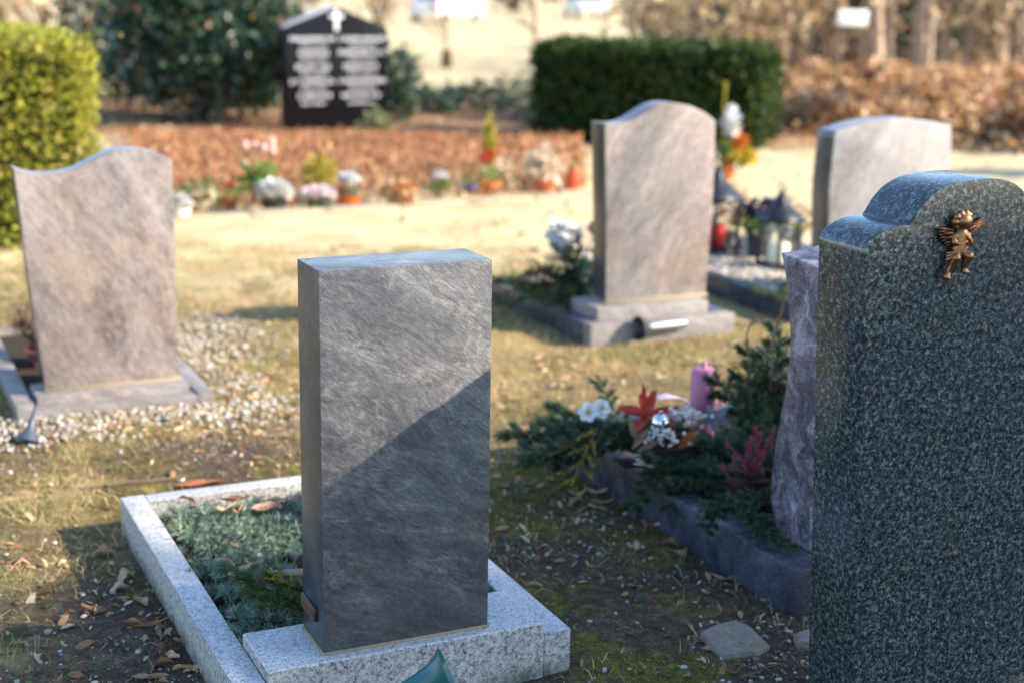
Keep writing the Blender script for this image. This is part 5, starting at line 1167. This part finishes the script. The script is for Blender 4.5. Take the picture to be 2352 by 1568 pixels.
def berry_cluster(px, py, Y, n, sp, r, label, mat=BERRY):
    c_ = depth(px, py, Y); e = empty('berry_cluster', c_, 0, label, 'berries', 'berry clusters of the wreath')
    bmm = bmesh.new(); bmesh.ops.create_icosphere(bmm, subdivisions=2, radius=1.0); me = bm_mesh('berry', bmm, mat, 60)
    for q in RNG.normal(0, 1, (n, 3))*np.array(sp): link('berry', me, parent=e, loc=tuple(q), scale=r*random.uniform(0.8, 1.2))
    t = Tubes(3)
    for i in range(6): t.add([(0, 0.01, 0.10 - c_.z), tuple(RNG.normal(0, 1, 3)*np.array(sp))], 0.001)
    link('stalks', t.mesh('stalks', TWIG), parent=e)
berry_cluster(1555, 955, 4.72, 26, (0.032, 0.02, 0.016), 0.0075, 'cream berries at the centre of the wreath')
berry_cluster(1592, 955, 4.70, 30, (0.028, 0.02, 0.012), 0.008, 'cream berries just below the pink candle')
berry_cluster(1505, 1000, 4.60, 34, (0.018, 0.012, 0.016), 0.0055, 'frosted white cluster beside the brown pods', PWHITE)
berry_cluster(1550, 1005, 4.56, 14, (0.022, 0.01, 0.014), 0.006, 'few white berries on the rim of the basket')
berry_cluster(1590, 975, 4.66, 10, (0.016, 0.01, 0.012), 0.009, 'pale buds at the right rim of the basket', PPALE)
berry_cluster(1645, 925, 4.9, 26, (0.03, 0.02, 0.012), 0.006, 'rosy blossom cluster right of the pink candle', PROSE)
for px, py, lb, ry in ((1450, 992, 'tall brown magnolia pod of the wreath', -70), (1475, 1010, 'middle brown magnolia pod of the wreath', -50), (1490, 1030, 'low spreading brown magnolia pod of the wreath', -20)):
    o = link('seed_pod', leaf_mesh('seed_pod', 0.085, 0.022, 0.9, 1.6, 0.001, 14), loc=depth(px, py, 4.55), rot=(0.3, R(ry), R(200 if ry < -60 else 20))); o.data.materials[0] = POD; tag(o, lb, 'seed pod')
o = link('orange_leaf', leaf_mesh('orange_leaf', 0.09, 0.025, 1.0, 1.0, 0.004, 15), loc=depth(1580, 1015, 4.56), rot=(0.6, R(-40), 0.5)); o.data.materials[0] = flat('orange_leaf_skin', (0.45, 0.10, 0.02), 0.4); tag(o, 'shiny orange leaf on the right of the basket', 'leaf')
e = empty('silver_leaf', depth(1642, 960, 4.72), 0, 'grey frosted leaf spray right of the pink candle', 'leaf'); e.rotation_euler = (R(60), 0, 0)
petal_ring(e, 'leaflet', 5, 0.05, 0.014, GREYLEAF, 0.2, 0, 0, 0.8)
o = link('lilac_ribbon', leaf_mesh('lilac_ribbon', 0.16, 0.016, -0.9, 0.8, 0.004, 16), loc=depth(1540, 925, 4.95), rot=(0.2, 0.1, -0.2)); o.data.materials[0] = plain('lilac_satin', (0.55, 0.45, 0.56), 0.35, 0.4, 0, 0.05); tag(o, 'pale lilac ribbon loop left of the pink candle', 'ribbon')
o = link('yellow_petal', leaf_mesh('yellow_petal', 0.06, 0.018, 0.3, 0.5, 0.001, 17), loc=depth(1648, 905, 5.0), rot=(0, R(-85), 0.6)); o.data.materials[0] = PYEL; tag(o, 'small yellow petal right of the pink candle', 'petal')
# brown fern tuft, bare twig and bulrush leaf
e = empty('brown_fern', depth(1735, 960, 4.75), 0, 'tuft of dried brown fern above the dark boughs', 'plant')
t = Tubes(3); P_ = []
for i in range(26):
    a = random.uniform(0, 6.28); h = random.uniform(0.07, 0.17); q = (math.cos(a)*0.07+random.uniform(-0.03, 0.08), math.sin(a)*0.05, h); t.add([(q[0]*0.2, q[1]*0.2, 0), (q[0]*0.7, q[1]*0.7, h*0.6), q], 0.002)
    for k in range(26): f = random.uniform(0.3, 1); P_.append((q[0]*f+random.gauss(0, 0.01), q[1]*f+random.gauss(0, 0.01), h*f+random.gauss(0, 0.01)))
link('stems', t.mesh('stems', BROWNF), parent=e); link('fronds', leaf_cloud('fronds', np.array(P_), 0.018, BROWNF, long=1.3), parent=e)
t = Tubes(5); t.add(smooth_curve([tuple(depth(*q)) for q in ((1728, 850, 4.7), (1718, 815, 4.7), (1714, 780, 4.7), (1722, 750, 4.7), (1738, 738, 4.7))], 5), 0.0028); tag(link('bent_twig', t.mesh('bent_twig', TWIG)), 'bare hooked twig standing left of the plum headstone', 'twig')
o = link('reed_leaf', leaf_mesh('reed_leaf', 0.20, 0.009, 0.3, 1.2, 0.001, 18), loc=depth(1788, 745, 4.6), rot=(0.1, R(-76), R(15))); tag(o, 'narrow brown reed leaf beside the plum headstone', 'leaf')
o.data.materials[0] = plain('reed_brown', (0.22, 0.10, 0.05), 0.6, 0.3)
# pink heather in a dark red pot
e = empty('heather_plant', UV(2.50, 3.62, 0.105), PHI, 'pink flowering heather in a brown pot beside the plum headstone', 'plant')
link('pot', lathe('pot', pot_profile(0.075, 0.10), plain('brown_pot', (0.05, 0.02, 0.014), 0.5, 0.4), 22), parent=e)
for i, (px, py) in enumerate(((1668, 1018), (1684, 1050), (1735, 980), (1748, 992), (1718, 1020), (1778, 985), (1765, 1010), (1790, 1000), (1655, 1072), (1705, 1060), (1755, 1035), (1728, 1000))):
    a = Vector((0.01*(i % 3), 0.0, 0.08)); b = e.rotation_euler.to_matrix().transposed() @ (depth(px, py, 4.28) - e.location)
    t = Tubes(4); mid = (a+b)/2 + Vector((random.gauss(0, 0.01), 0, 0.01)); cv = smooth_curve([tuple(a), tuple(mid), tuple(b)], 6); t.add(cv, 0.0014)
    sp_ = link('flower_spike', t.mesh('flower_spike', TWIG), parent=e)
    P_ = np.array([cv[k] for k in RNG.integers(3, len(cv), 260)]) + RNG.normal(0, 0.0027, (260, 3))
    link('florets', leaf_cloud('florets', P_, 0.0062, PHEATH), parent=sp_)
# ================================================================== HEDGES, SHRUBS, TREES
def hedge(name, p0, rz, L, Dp, H, n, size, leafm, corem, label, rnd=0.16, amp=0.05):
    e = empty(name, (p0.x, p0.y, 0), rz, label, 'hedge')
    areas = [L*H, L*H, Dp*H, Dp*H, L*Dp]; pr = np.array(areas)/sum(areas); f = RNG.choice(5, n, p=pr)
    a, b = RNG.uniform(0, 1, n), RNG.uniform(0, 1, n); z0 = 0
    P = np.zeros((n, 3))
    for i in range(5):
        k = f == i
        if i == 0: P[k] = np.stack([a[k]*L, 0*a[k], b[k]*H], -1)
        elif i == 1: P[k] = np.stack([a[k]*L, 0*a[k]+Dp, b[k]*H], -1)
        elif i == 2: P[k] = np.stack([0*a[k], a[k]*Dp, b[k]*H], -1)
        elif i == 3: P[k] = np.stack([0*a[k]+L, a[k]*Dp, b[k]*H], -1)
        else: P[k] = np.stack([a[k]*L, b[k]*Dp, 0*a[k]+H], -1)
    # round the upper and end edges, then let the surface undulate
    C = np.stack([np.clip(P[:, 0], rnd, L-rnd), np.clip(P[:, 1], rnd, Dp-rnd), np.minimum(P[:, 2], H-rnd)], -1)
    d = P-C; l = np.linalg.norm(d, axis=1); k = l > 1e-6; P[k] = C[k] + d[k]/l[k][:, None]*np.minimum(l[k], rnd)[:, None]
    und = (fbm(P[:, 0]+P[:, 1]*0.7, P[:, 2]+P[:, 1]*0.4, 3.0, 5)-0.5)*2*amp
    cen = np.array((L/2, Dp/2, H*0.5)); dirn = P-cen; dirn /= np.linalg.norm(dirn, axis=1)[:, None]
    P += dirn*(und - np.abs(RNG.normal(0, amp*0.9, n)))[:, None]
    k = RNG.permutation(n)[:n//28]; P = np.concatenate([P, P[k] + dirn[k]*RNG.exponential(amp*0.8, len(k))[:, None], P[k] + dirn[k]*RNG.exponential(amp*0.5, len(k))[:, None]])   # stray shoots
    gap = fbm(P[:, 0]*1.3 + P[:, 1], P[:, 2]*1.2 + P[:, 1]*0.5, 2.6, 71); P = P[(gap < 0.60) | (RNG.uniform(0, 1, len(P)) < 0.45)]
    link('foliage', leaf_cloud('foliage', P, size, leafm, long=1.5), parent=e)
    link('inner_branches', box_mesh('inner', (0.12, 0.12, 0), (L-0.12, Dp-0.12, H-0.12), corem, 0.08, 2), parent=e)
    return e
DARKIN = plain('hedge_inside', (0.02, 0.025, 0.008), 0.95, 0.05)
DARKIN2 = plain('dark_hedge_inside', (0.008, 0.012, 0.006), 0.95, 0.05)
# left hedge: right front corner, running away to the left
c1 = Vector((-2.60, 9.36, 0)); hz = depth(190, 88, 9.3).z
hl = UV(-4.2, 0); c0 = c1 + hl
hedge('hedge', c0, PHI, 4.2, 2.6, hz, 70000, 0.036, HEDGE, DARKIN, 'sunlit yellow green clipped hedge at the left edge', 0.12, 0.05)
# right hedge
a, b = ground(1222, 322), ground(1748, 345); d = b-a
hedge('hedge', a, math.atan2(d.y, d.x), d.length, 1.5, depth(1480, 112, (a.y+b.y)/2).z + 0.0, 22000, 0.075, HEDGE2, DARKIN2, 'dark green clipped hedge behind the pink headstone', 0.14, 0.05)

def branchy(tubes, p, d, l, r, lev, rr, spread=0.55, tips=None, gravity=0.0):
    pts = [p]; q = p.copy(); dd = d.copy()
    for i in range(4):
        dd = (dd + Vector((rr.gauss(0, 0.13), rr.gauss(0, 0.13), rr.gauss(0, 0.08) - gravity))).normalized(); q = q + dd*l/4; pts.append(q.copy())
    tubes.add(pts, [r*(1-0.13*i) for i in range(5)])
    if tips is not None and lev <= 1: tips += [tuple(x) for x in pts[2:]]
    if lev <= 0: return
    for i in range(rr.randint(2, 4)):
        k = rr.randint(1, 4); nd = (dd + Vector((rr.gauss(0, spread), rr.gauss(0, spread), rr.gauss(0.1, spread*0.6)))).normalized()
        branchy(tubes, pts[k], nd, l*rr.uniform(0.5, 0.8), r*(1-0.13*k)*rr.uniform(0.5, 0.7), lev-1, rr, spread, tips, gravity)
# evergreen between hedge and black stone
def leaf_tree(name, loc, label, trunks, cc, crad, n, ls, lm, bark, cat='tree', group=None, holes=0.0, long=1.2):
    e = empty(name, loc, 0, label, cat, group); t = Tubes(7)
    for (dx, dy, r, h, lx) in trunks: t.add(smooth_curve([(dx, dy, -0.05), (dx+lx*0.3, dy, h*0.4), (dx+lx, dy, h)], 5), list(np.linspace(r, r*0.5, 11)))
    rr = random.Random(len(label))
    for i in range(14):
        h = cc[2] + rr.uniform(-0.6, 0.4)*crad[2]; a = rr.uniform(0, 6.28); t.add([(0, 0, max(0.2, h-0.4*crad[0])), (cc[0]+math.cos(a)*crad[0]*0.6, cc[1]+math.sin(a)*crad[1]*0.6, h)], [0.03*crad[0], 0.008*crad[0]])
    link('trunk', t.mesh('trunk', bark), parent=e)
    P = ball_pts(n, cc, crad, 0.35)
    cl_ = fbm(P[:, 0]*1.0 + P[:, 1]*0.6, P[:, 2] + P[:, 1]*0.35, 1.5/crad[0]*1.6, 12); P = P[cl_ > 0.36 + holes]
    P += RNG.normal(0, min(0.2, 0.05*crad[0]), P.shape)
    link('crown', leaf_cloud('crown', P, ls, lm, long=long), parent=e)
    return e
gp = ground(455, 300)
leaf_tree('evergreen_shrub', Vector((gp.x, 17.9, 0)), 'big dark evergreen shrub between the left hedge and the black headstone', [(0.10, -0.15, 0.06, 1.6, 0.05), (-0.2, 0, 0.04, 1.5, -0.1), (0.28, 0.1, 0.035, 1.4, 0.15), (-0.35, -0.1, 0.03, 1.2, -0.2)], (-0.12, 0.2, 1.08), (1.12, 0.9, 1.08), 9500, 0.12, EVERG, BARK, 'shrub', None, 0.02)
gp2 = depth(320, 100, 21)
leaf_tree('evergreen_shrub', Vector((gp2.x, 21.5, 0)), 'thinner evergreen shrub with gaps behind the left hedge', [(0, 0, 0.05, 1.8, 0.1), (0.3, 0, 0.03, 1.5, 0.2), (-0.3, 0, 0.03, 1.5, -0.2)], (0, 0, 1.1), (1.3, 1.0, 1.15), 4600, 0.12, EVERG, BARK, 'shrub', None, 0.10)
gp3 = depth(600, 150, 21)
leaf_tree('pale_shrub', Vector((gp3.x, 22.5, 0)), 'loose yellow green shrub left of the black headstone', [(0, 0, 0.03, 1.2, 0.1), (0.2, 0, 0.02, 1.0, 0.2)], (0, 0, 0.85), (0.5, 0.5, 0.8), 900, 0.09, leafy('olive_shrub_leaf', [(0, (0.08, 0.09, 0.025)), (0.6, (0.22, 0.20, 0.07)), (1, (0.50, 0.36, 0.18))]), BARK, 'shrub', None, 0.04)

# dark undergrowth closing the gaps beside the black stone
for i, (px, Y, w_, h_, lb) in enumerate(((270, 19.5, 0.7, 0.55, 'dark undergrowth right behind the left hedge'), (350, 19.0, 0.8, 0.5, 'dark undergrowth under the evergreen shrub'), (560, 18.8, 0.55, 0.45, 'dark undergrowth between evergreen and black headstone'), (612, 20.5, 0.35, 0.6, 'straggly dark shrub just left of the black headstone'), (918, 18.6, 0.26, 0.5, 'straggly dark shrub just right of the black headstone'), (985, 20.0, 0.45, 0.16, 'low dark scrub on the shaded strip beyond the rusty bed'), (1090, 20.5, 0.6, 0.18, 'low dark scrub left of the dark hedge'))):
    p_ = depth(px, 200, Y); leaf_tree('undergrowth_shrub', Vector((p_.x, Y, 0)), lb, [(0, 0, 0.02, h_, 0.05), (0.1, 0, 0.015, h_, 0.1)], (0, 0, h_*0.9), (w_, 0.5, h_), 900, 0.10, EVERG if i != 3 else bpy.data.materials['olive_shrub_leaf'], BARK, 'shrub', 'dark shrubs beside the black headstone', 0.05)
# rusty low cover around the black stone (a bed nobody could count out)
q = []
x = RNG.uniform(-5.2, 1.9, 26000); y = RNG.uniform(11.0, 19.5, 26000)
base_y = E0.y + (x-E0.x)*math.tan(rze)
k = (y > base_y + 0.45 + (fbm(x, y, 1.2, 3)-0.5)*0.5) & (y < 16.2 + (fbm(x, y, 0.8, 6)-0.5)*1.2) & (x > -0.245*y - 0.2 + (fbm(x, y, 1.0, 9)-0.5)*0.5) & (x < 0.6 + (y-12)*0.02)
x, y = x[k], y[k]; n = len(x)
Hh = RNG.uniform(0.03, 0.22, n)*(0.35 + fbm(x, y, 1.4, 55))*sstep(17.5, 14.0, y)*sstep(0.3, 1.4, y - (E0.y + (x-E0.x)*math.tan(rze)))
Hh = Hh + 0.02
o = link('rusty_ground_cover', leaf_cloud('rusty_ground_cover', np.stack([x, y, Hh], -1), 0.055, RUST, long=1.4)); tag(o, 'low rusty brown ground cover behind the flower row', 'ground cover', kind='stuff')
o = link('dry_stalks', blades('dry_stalks', x[::3], y[::3], RNG.uniform(0.10, 0.24, len(x[::3])), np.full(len(x[::3]), 0.004), RNG.uniform(0.1, 0.7, len(x[::3])), RUST, 0*x[::3])); tag(o, 'thin rusty stalks rising from the low ground cover', 'ground cover', kind='stuff')
# low dark plants round the foot of the black stone
for i, (px, py, lb, s) in enumerate(((905, 262, 'small dark shrub at the right foot of the black headstone', 0.28), (865, 300, 'round grey green cushion plant before the black headstone', 0.14), (1190, 255, 'dark low shrub at the left end of the dark hedge', 0.30), (1262, 300, 'shadowy low shrub under the dark hedge', 0.25))):
    p_ = ground(px, py+20); leaf_tree('low_shrub', p_, lb, [(0, 0, 0.02, s, 0.05)], (0, 0, s), (s*1.1, s*1.1, s), 500, 0.07, EVERG if i != 1 else leafy('cushion_leaf', [(0, (0.10, 0.12, 0.06)), (1, (0.36, 0.36, 0.20))]), BARK, 'shrub', 'low shrubs by the black headstone')

# copper-leaved bushes on the right
spots = [(1800, 255, 0.75), (1890, 262, 0.8), (1985, 270, 0.8), (2085, 275, 0.85), (2190, 280, 0.9), (2300, 285, 0.95), (2400, 290, 0.9), (1850, 215, 0.8), (1960, 212, 0.85), (2070, 215, 0.9), (2180, 218, 0.95), (2290, 222, 1.0), (2390, 225, 1.0), (1930, 178, 0.9), (2060, 180, 0.95), (2200, 182, 1.0), (2330, 185, 1.1)]
CB = []
for s in range(4):
    t = Tubes(4); tips = []; rr = random.Random(100+s)
    for i in range(6):
        a = rr.uniform(0, 6.28); branchy(t, Vector((rr.uniform(-0.15, 0.15), rr.uniform(-0.15, 0.15), 0)), Vector((math.cos(a)*0.7, math.sin(a)*0.7, 0.7)).normalized(), 0.62, 0.014, 2, rr, 0.6, tips, 0.10)
    tips = np.array(tips); P = np.repeat(tips, 3, 0); P = P + RNG.normal(0, 0.07, P.shape); P[:, 2] = np.abs(P[:, 2])*0.75; P = P[RNG.permutation(len(P))[:1000]]
    G_ = np.stack([RNG.normal(0, 0.6, 900), RNG.normal(0, 0.6, 900), RNG.uniform(0, 0.16, 900)], -1)
    CB.append((t.mesh('branches', TWIG), leaf_cloud('leaves', np.concatenate([P, G_[:300]]), 0.15, COPPER, long=1.0)))
for i, (px, py, s) in enumerate(spots):
    p_ = ground(px, py+ 34); e = empty('copper_bush', p_, random.uniform(0, 6), ('copper-leaved bush in the front row of the right bank' if i < 7 else 'copper-leaved bush in the middle row of the right bank' if i < 13 else 'copper-leaved bush in the back row of the right bank'), 'bush', 'copper-leaved bushes behind the pale headstone'); e.scale = (s*1.15, s*1.15, s*0.92)
    link('branches', CB[i % 4][0], parent=e); link('foliage', CB[i % 4][1], parent=e)
x = RNG.uniform(2.5, 14, 9000); y = RNG.uniform(15.5, 36, 9000); k = (x > 0.165*y + (fbm(x, y, 0.7, 4)-0.5)*1.2) & visible(x, y, 0.5); x, y = x[k], y[k]
o = link('leaf_litter', flakes('leaf_litter', x, y, RNG.uniform(0.01, 0.10, len(x)), RNG.uniform(0.035, 0.06, len(x)), COPPER)); tag(o, 'carpet of dry copper leaves under the bushes', 'leaf litter', kind='stuff')

# bare thicket along the top
BS = []
for s in range(5):
    t = Tubes(3); rr = random.Random(200+s); tp = []
    for i in range(7):
        a = rr.uniform(0, 6.28); branchy(t, Vector((rr.uniform(-0.2, 0.2), rr.uniform(-0.2, 0.2), 0)), Vector((math.cos(a)*0.35, math.sin(a)*0.35, 1)).normalized(), 1.35, 0.032, 3, rr, 0.42, tp)
    tp = np.array(tp); tp = tp[RNG.permutation(len(tp))[:150]] + RNG.normal(0, 0.05, (min(150, len(tp)), 3))
    BS.append((t.mesh('branches', TWIG), leaf_cloud('glint_leaves', tp, 0.20, LITTER)))  # large pale leaves added to stand in for bright highlights
k = 0
for px, Y, s in ((1490, 30, 1.0), (1560, 34, 1.1), (1610, 27, 0.9), (1660, 31, 1.1), (1720, 28, 1.0), (1770, 34, 1.1), (1810, 29, 1.0), (1850, 33, 1.1), (1900, 30, 1.0), (1960, 36, 1.2), (2250, 34, 1.2), (2310, 30, 1.2), (2370, 33, 1.2), (1530, 40, 1.3), (1690, 42, 1.3), (1880, 44, 1.4), (2090, 44, 1.4), (2280, 44, 1.4), (110, 26, 1.2), (200, 29, 1.2), (300, 30, 1.2), (20, 30, 1.3), (410, 34, 1.2), (560, 36, 1.1), (700, 38, 1.2), (860, 42, 1.2)):
    p_ = depth(px, 60, Y); e = empty('bare_shrub', (p_.x, Y, 0), random.uniform(0, 6), ('leafless shrub behind the left hedge and evergreens' if px < 600 else 'leafless shrub far behind the black headstone' if px < 1000 else 'leafless shrub in the thicket just above the dark hedge' if px < 1780 else 'leafless shrub between the dark hedge and the pale trunks' if px < 1990 else 'leafless shrub among the pale trunks at the upper right'), 'shrub', 'leafless shrubs of the back thicket'); e.scale = (s,)*3
    link('branches', BS[k % 5][0], parent=e); link('glint_leaves', BS[k % 5][1], parent=e); k += 1
# dark evergreens added to stand for shadow gaps in the thicket
for px, Y, rr_ in ((1740, 36, 1.3), (1560, 44, 1.4), (1640, 40, 1.0), (1860, 38, 1.1), (2010, 38, 1.2), (2110, 37, 1.5), (2200, 38, 1.4), (2300, 40, 1.4), (2060, 40, 1.3), (2150, 41, 1.4), (1700, 40, 1.2), (1800, 42, 1.3)):
    p_ = depth(px, 60, Y); leaf_tree('evergreen_shrub', Vector((p_.x, Y, 0)), 'dark evergreen patch inside the leafless thicket', [(0, 0, 0.05, 1.5, 0.1)], (0, 0, 1.1), (rr_*1.25, rr_, 1.5), 1700, 0.16, EVERG, BARK, 'shrub', 'shadow-gap evergreens in the thicket', 0.06)
# trunks of the trees on the right
for i, (px, py, r, lean, h) in enumerate(((2012, 168, 0.10, -0.35, 7), (2040, 160, 0.06, 0.10, 6), (2105, 160, 0.10, -0.12, 8), (2165, 158, 0.07, -0.02, 7), (2222, 160, 0.06, 0.22, 7), (2130, 170, 0.045, 0.25, 5), (2300, 165, 0.055, 0.12, 6))):
    p_ = ground(px, py); e = empty('bare_tree', (p_.x, p_.y, 0), random.uniform(0, 6), ('leaning bare tree at the left of the copper bank', 'thin bare tree next to the leaning one', 'thickest pale bare trunk at the upper right', 'straight bare trunk right of the thickest one', 'bare trunk tilting right behind the copper bushes', 'young forked bare tree among the right trunks', 'rightmost bare trunk at the upper right edge')[i], 'tree', 'bare trees at the upper right')
    r *= 1.5; t = Tubes(8); rr = random.Random(300+i)
    t.add([(0, 0, -0.1), (lean*0.3, 0, h*0.15), (lean*0.9, 0.05, h*0.4), (lean*1.6, 0, h*0.75)], [r*1.25, r, r*0.8, r*0.5]); link('trunk', t.mesh('trunk', PBARK), parent=e)
    t = Tubes(4)
    for j in range(9): z = h*rr.uniform(0.12, 0.7); a = rr.uniform(0, 6.28); branchy(t, Vector((lean*z/h*2, 0, z)), Vector((math.cos(a), math.sin(a), 0.7)).normalized(), rr.uniform(0.9, 1.7), r*0.35, 2, rr, 0.5)
    link('crown', t.mesh('crown', TWIG), parent=e)
# small bare tree on the lawn, sapling, young tree by the hedge
def sapling(px, py, r, h, lean, label):
    p_ = ground(px, py); e = empty('bare_tree', (p_.x, p_.y, 0), 0, label, 'tree', 'bare trees on the lawn'); t = Tubes(7); rr = random.Random(px)
    t.add([(0, 0, -0.05), (lean*0.2, 0, h*0.3), (lean, 0, h*0.8)], [r*1.2, r, r*0.6]); link('trunk', t.mesh('trunk', PBARK), parent=e); t = Tubes(4)
    for j in range(9): z = h*rr.uniform(0.15, 0.8); a = rr.uniform(0, 6.28); branchy(t, Vector((lean*z/h, 0, z)), Vector((math.cos(a), math.sin(a), 0.8)).normalized(), h*0.28, r*0.4, 2, rr, 0.45)
    link('crown', t.mesh('crown', TWIG), parent=e)
sapling(1236, 170, 0.065, 4.0, -0.35, 'slender pale tree leaning above the left end of the dark hedge')
sapling(1026, 152, 0.045, 3.0, 0.0, 'thin young tree standing alone on the sunny lawn')
GUARD = plain('trunk_guard', (0.10, 0.06, 0.035), 0.8, 0.1)
p_ = ground(1026, 156); tag(link('trunk_guard', lathe('trunk_guard', [(0.13, 0), (0.12, 0.02), (0.10, 0.34), (0.09, 0.36), (0.085, 0.3)], GUARD, 14), loc=p_), 'dark guard round the foot of the young lawn tree', 'tree guard')
sapling(905, 60, 0.10, 5.0, 0.2, 'far bare tree above the black headstone')
sapling(1480, 75, 0.10, 5.0, -0.1, 'far bare tree behind the dark hedge')

# ================================================================== FAR CARS AND BOARD
TYRE = plain('tyre', (0.02, 0.02, 0.02), 0.8, 0.2); RIM = plain('rim', (0.5, 0.5, 0.52), 0.3, 0.5, 0.8, 0.1)
cg = Mat('car_glass', 0.05, 0.6, 0, (0.02, 0.025, 0.03)); CGLASS = cg.m
LAMPR = plain('tail_lamp', (0.5, 0.02, 0.02), 0.2, 0.5); LAMPW = plain('head_lamp', (0.8, 0.8, 0.78), 0.15, 0.5)
def car(px, py, yaw, paint, label):
    p_ = ground(px, py); e = empty('parked_car', p_, yaw, label, 'car', 'cars parked beyond the lawn')
    side = [(-2.15, 0.35), (-2.2, 0.62), (-2.12, 0.92), (-1.75, 1.0), (-1.15, 1.42), (-0.3, 1.5), (0.55, 1.44), (1.15, 1.02), (1.95, 0.86), (2.18, 0.62), (2.15, 0.32)]
    bm = bmesh.new(); L_ = [bm.verts.new((x, -0.86 + (0.14 if z > 1.05 else 0), z)) for x, z in side]; R_ = [bm.verts.new((x, 0.86 - (0.14 if z > 1.05 else 0), z)) for x, z in side]; n = len(side)
    bm.faces.new(L_); bm.faces.new(R_[::-1])
    for i in range(n): bm.faces.new((L_[i], R_[i], R_[(i+1) % n], L_[(i+1) % n]))
    bmesh.ops.recalc_face_normals(bm, faces=bm.faces[:]); bmesh.ops.bevel(bm, geom=bm.edges[:], offset=0.05, segments=2, affect='EDGES')
    link('body', bm_mesh('body', bm, paint, 40), parent=e)
    for s in (-1, 1):
        for x0, x1 in ((-1.35, -0.45), (-0.38, 0.62)):
            V = [(x0, s*0.80, 1.0), (x1 + (0.25 if x1 > 0.5 else 0), s*0.80, 1.0), (x1 - 0.12, s*0.745, 1.36), (x0 + (0.30 if x0 < -1 else 0), s*0.745, 1.36)]
            link('window', np_mesh('window', [(a, b*1.06, c) for a, b, c in V], [(0, 1, 2, 3)], CGLASS), parent=e)
    link('windscreen', np_mesh('windscreen', [(1.13, -0.66, 1.06), (1.13, 0.66, 1.06), (0.62, 0.60, 1.42), (0.62, -0.60, 1.42)], [(0, 1, 2, 3)], CGLASS), parent=e, loc=(0.03, 0, 0.01))
    link('rear_window', np_mesh('rear_window', [(-1.72, -0.64, 1.04), (-1.72, 0.64, 1.04), (-1.2, 0.58, 1.40), (-1.2, -0.58, 1.40)], [(0, 1, 2, 3)], CGLASS), parent=e, loc=(-0.03, 0, 0.02))
    for sx in (-1.35, 1.38):
        for sy in (-1, 1):
            w = link('wheel', lathe('wheel', [(0.001, -0.1), (0.28, -0.1), (0.33, -0.07), (0.33, 0.07), (0.28, 0.1), (0.001, 0.1)], TYRE, 22), parent=e, loc=(sx, sy*0.80, 0.33), rot=(R(90), 0, 0))
            link('rim', lathe('rim', [(0.001, -0.11), (0.20, -0.108), (0.21, 0.108), (0.001, 0.11)], RIM, 16), parent=w)
    for sy in (-0.62, 0.62):
        link('headlight', box_mesh('headlight', (2.10, sy-0.16, 0.64), (2.22, sy+0.16, 0.76), LAMPW, 0.02), parent=e); link('tail_light', box_mesh('tail_light', (-2.22, sy-0.14, 0.66), (-2.12, sy+0.14, 0.88), LAMPR, 0.02), parent=e)
WPAINT = plain('white_paint', (0.80, 0.81, 0.83), 0.2, 0.5, 0, 0.02); SPAINT = plain('silver_paint', (0.62, 0.62, 0.64), 0.25, 0.5, 0.3, 0.03)
car(1025, 52, R(62), WPAINT, 'white car parked beyond the lawn above the black headstone')
car(1345, 44, R(-80), SPAINT, 'silver car with red tail lights parked beyond the dark hedge')
car(600, 40, R(30), SPAINT, 'far silver car half hidden behind the evergreen shrub')
p_ = depth(1958, 60, 25); zb_, zt_ = p_.z, depth(1958, 24, 25).z; e = empty('notice_board', (p_.x, 25, 0), R(12), 'bright white board shining through the thicket', 'sign')
link('panel', box_mesh('panel', (-0.26, -0.02, zb_), (0.26, 0.02, zt_), WHITEPOT, 0.01), parent=e)
for sx in (-0.2, 0.2): link('post', box_mesh('post', (sx-0.025, 0.021, -0.1), (sx+0.025, 0.07, zt_-0.02), BARK, 0.005), parent=e)
# distant hedge line closing the view beyond the lawn
for i in range(7):
    px = -200 + i*460; Yf = 105 + 9*(i % 3); p_ = depth(px, 20, Yf)
    leaf_tree('far_tree', Vector((p_.x, Yf, 0)), 'hazy grey brown tree in the far row beyond the cars', [(0, 0, 0.3, 5, 0.2)], (0, 0, 5.0), (7.5, 3.0, 4.8), 2200, 0.55, TWIG, BARK, 'tree', 'far trees beyond the cars', 0.0)

# ================================================================== TREES TO THE RIGHT THAT SHADE THE SCENE
def shade_tree(name, xy, label, cc, crad, n, ls, tr=0.25):
    return leaf_tree(name, Vector((xy[0], xy[1], 0)), label, [(0, 0, tr, cc[2], 0.1)], cc, crad, n, ls, EVERG, BARK, 'tree', 'evergreen trees shading the graves from the right', -0.2)
# big evergreen whose soft edge crosses the foreground
Ws = Vector((-math.sin(SUN_AZ), math.cos(SUN_AZ), 0)); Sh = Vector((math.cos(SUN_AZ), math.sin(SUN_AZ), 0))
def sunside(a, d): return Ws*a + Sh*d          # a across the sun direction, d towards the sun
c_ = sunside(0.5, 28.0)
shade_tree('evergreen_tree', c_, 'broad evergreen tree right of the graves shading the foreground', (0, 0, 11.15), (2.0, 8.0, 4.2), 20000, 0.6, 0.45)
leaf_tree('pine_tree', sunside(19.7, 25.0), 'tall clear-stemmed pine right of the view shading the bed by the black headstone', [(0, 0, 0.25, 13.5, 0.2)], (0, 0, 13.75), (0.9, 2.0, 0.7), 2600, 0.45, EVERG, BARK, 'tree', 'evergreen trees shading the graves from the right', -0.2)
for a_, lb in ((14.6, 'columnar evergreen right of the pale headstone, the nearer one'), (16.8, 'columnar evergreen right of the copper bank, the farther one')):
    q_ = sunside(a_, 9.5); leaf_tree('columnar_evergreen', q_, lb, [(0, 0, 0.12, 3.0, 0.02)], (0, 0, 1.95), (0.6, 0.55, 2.0), 2600, 0.16, EVERG, BARK, 'tree', 'evergreen trees shading the graves from the right', -0.2)
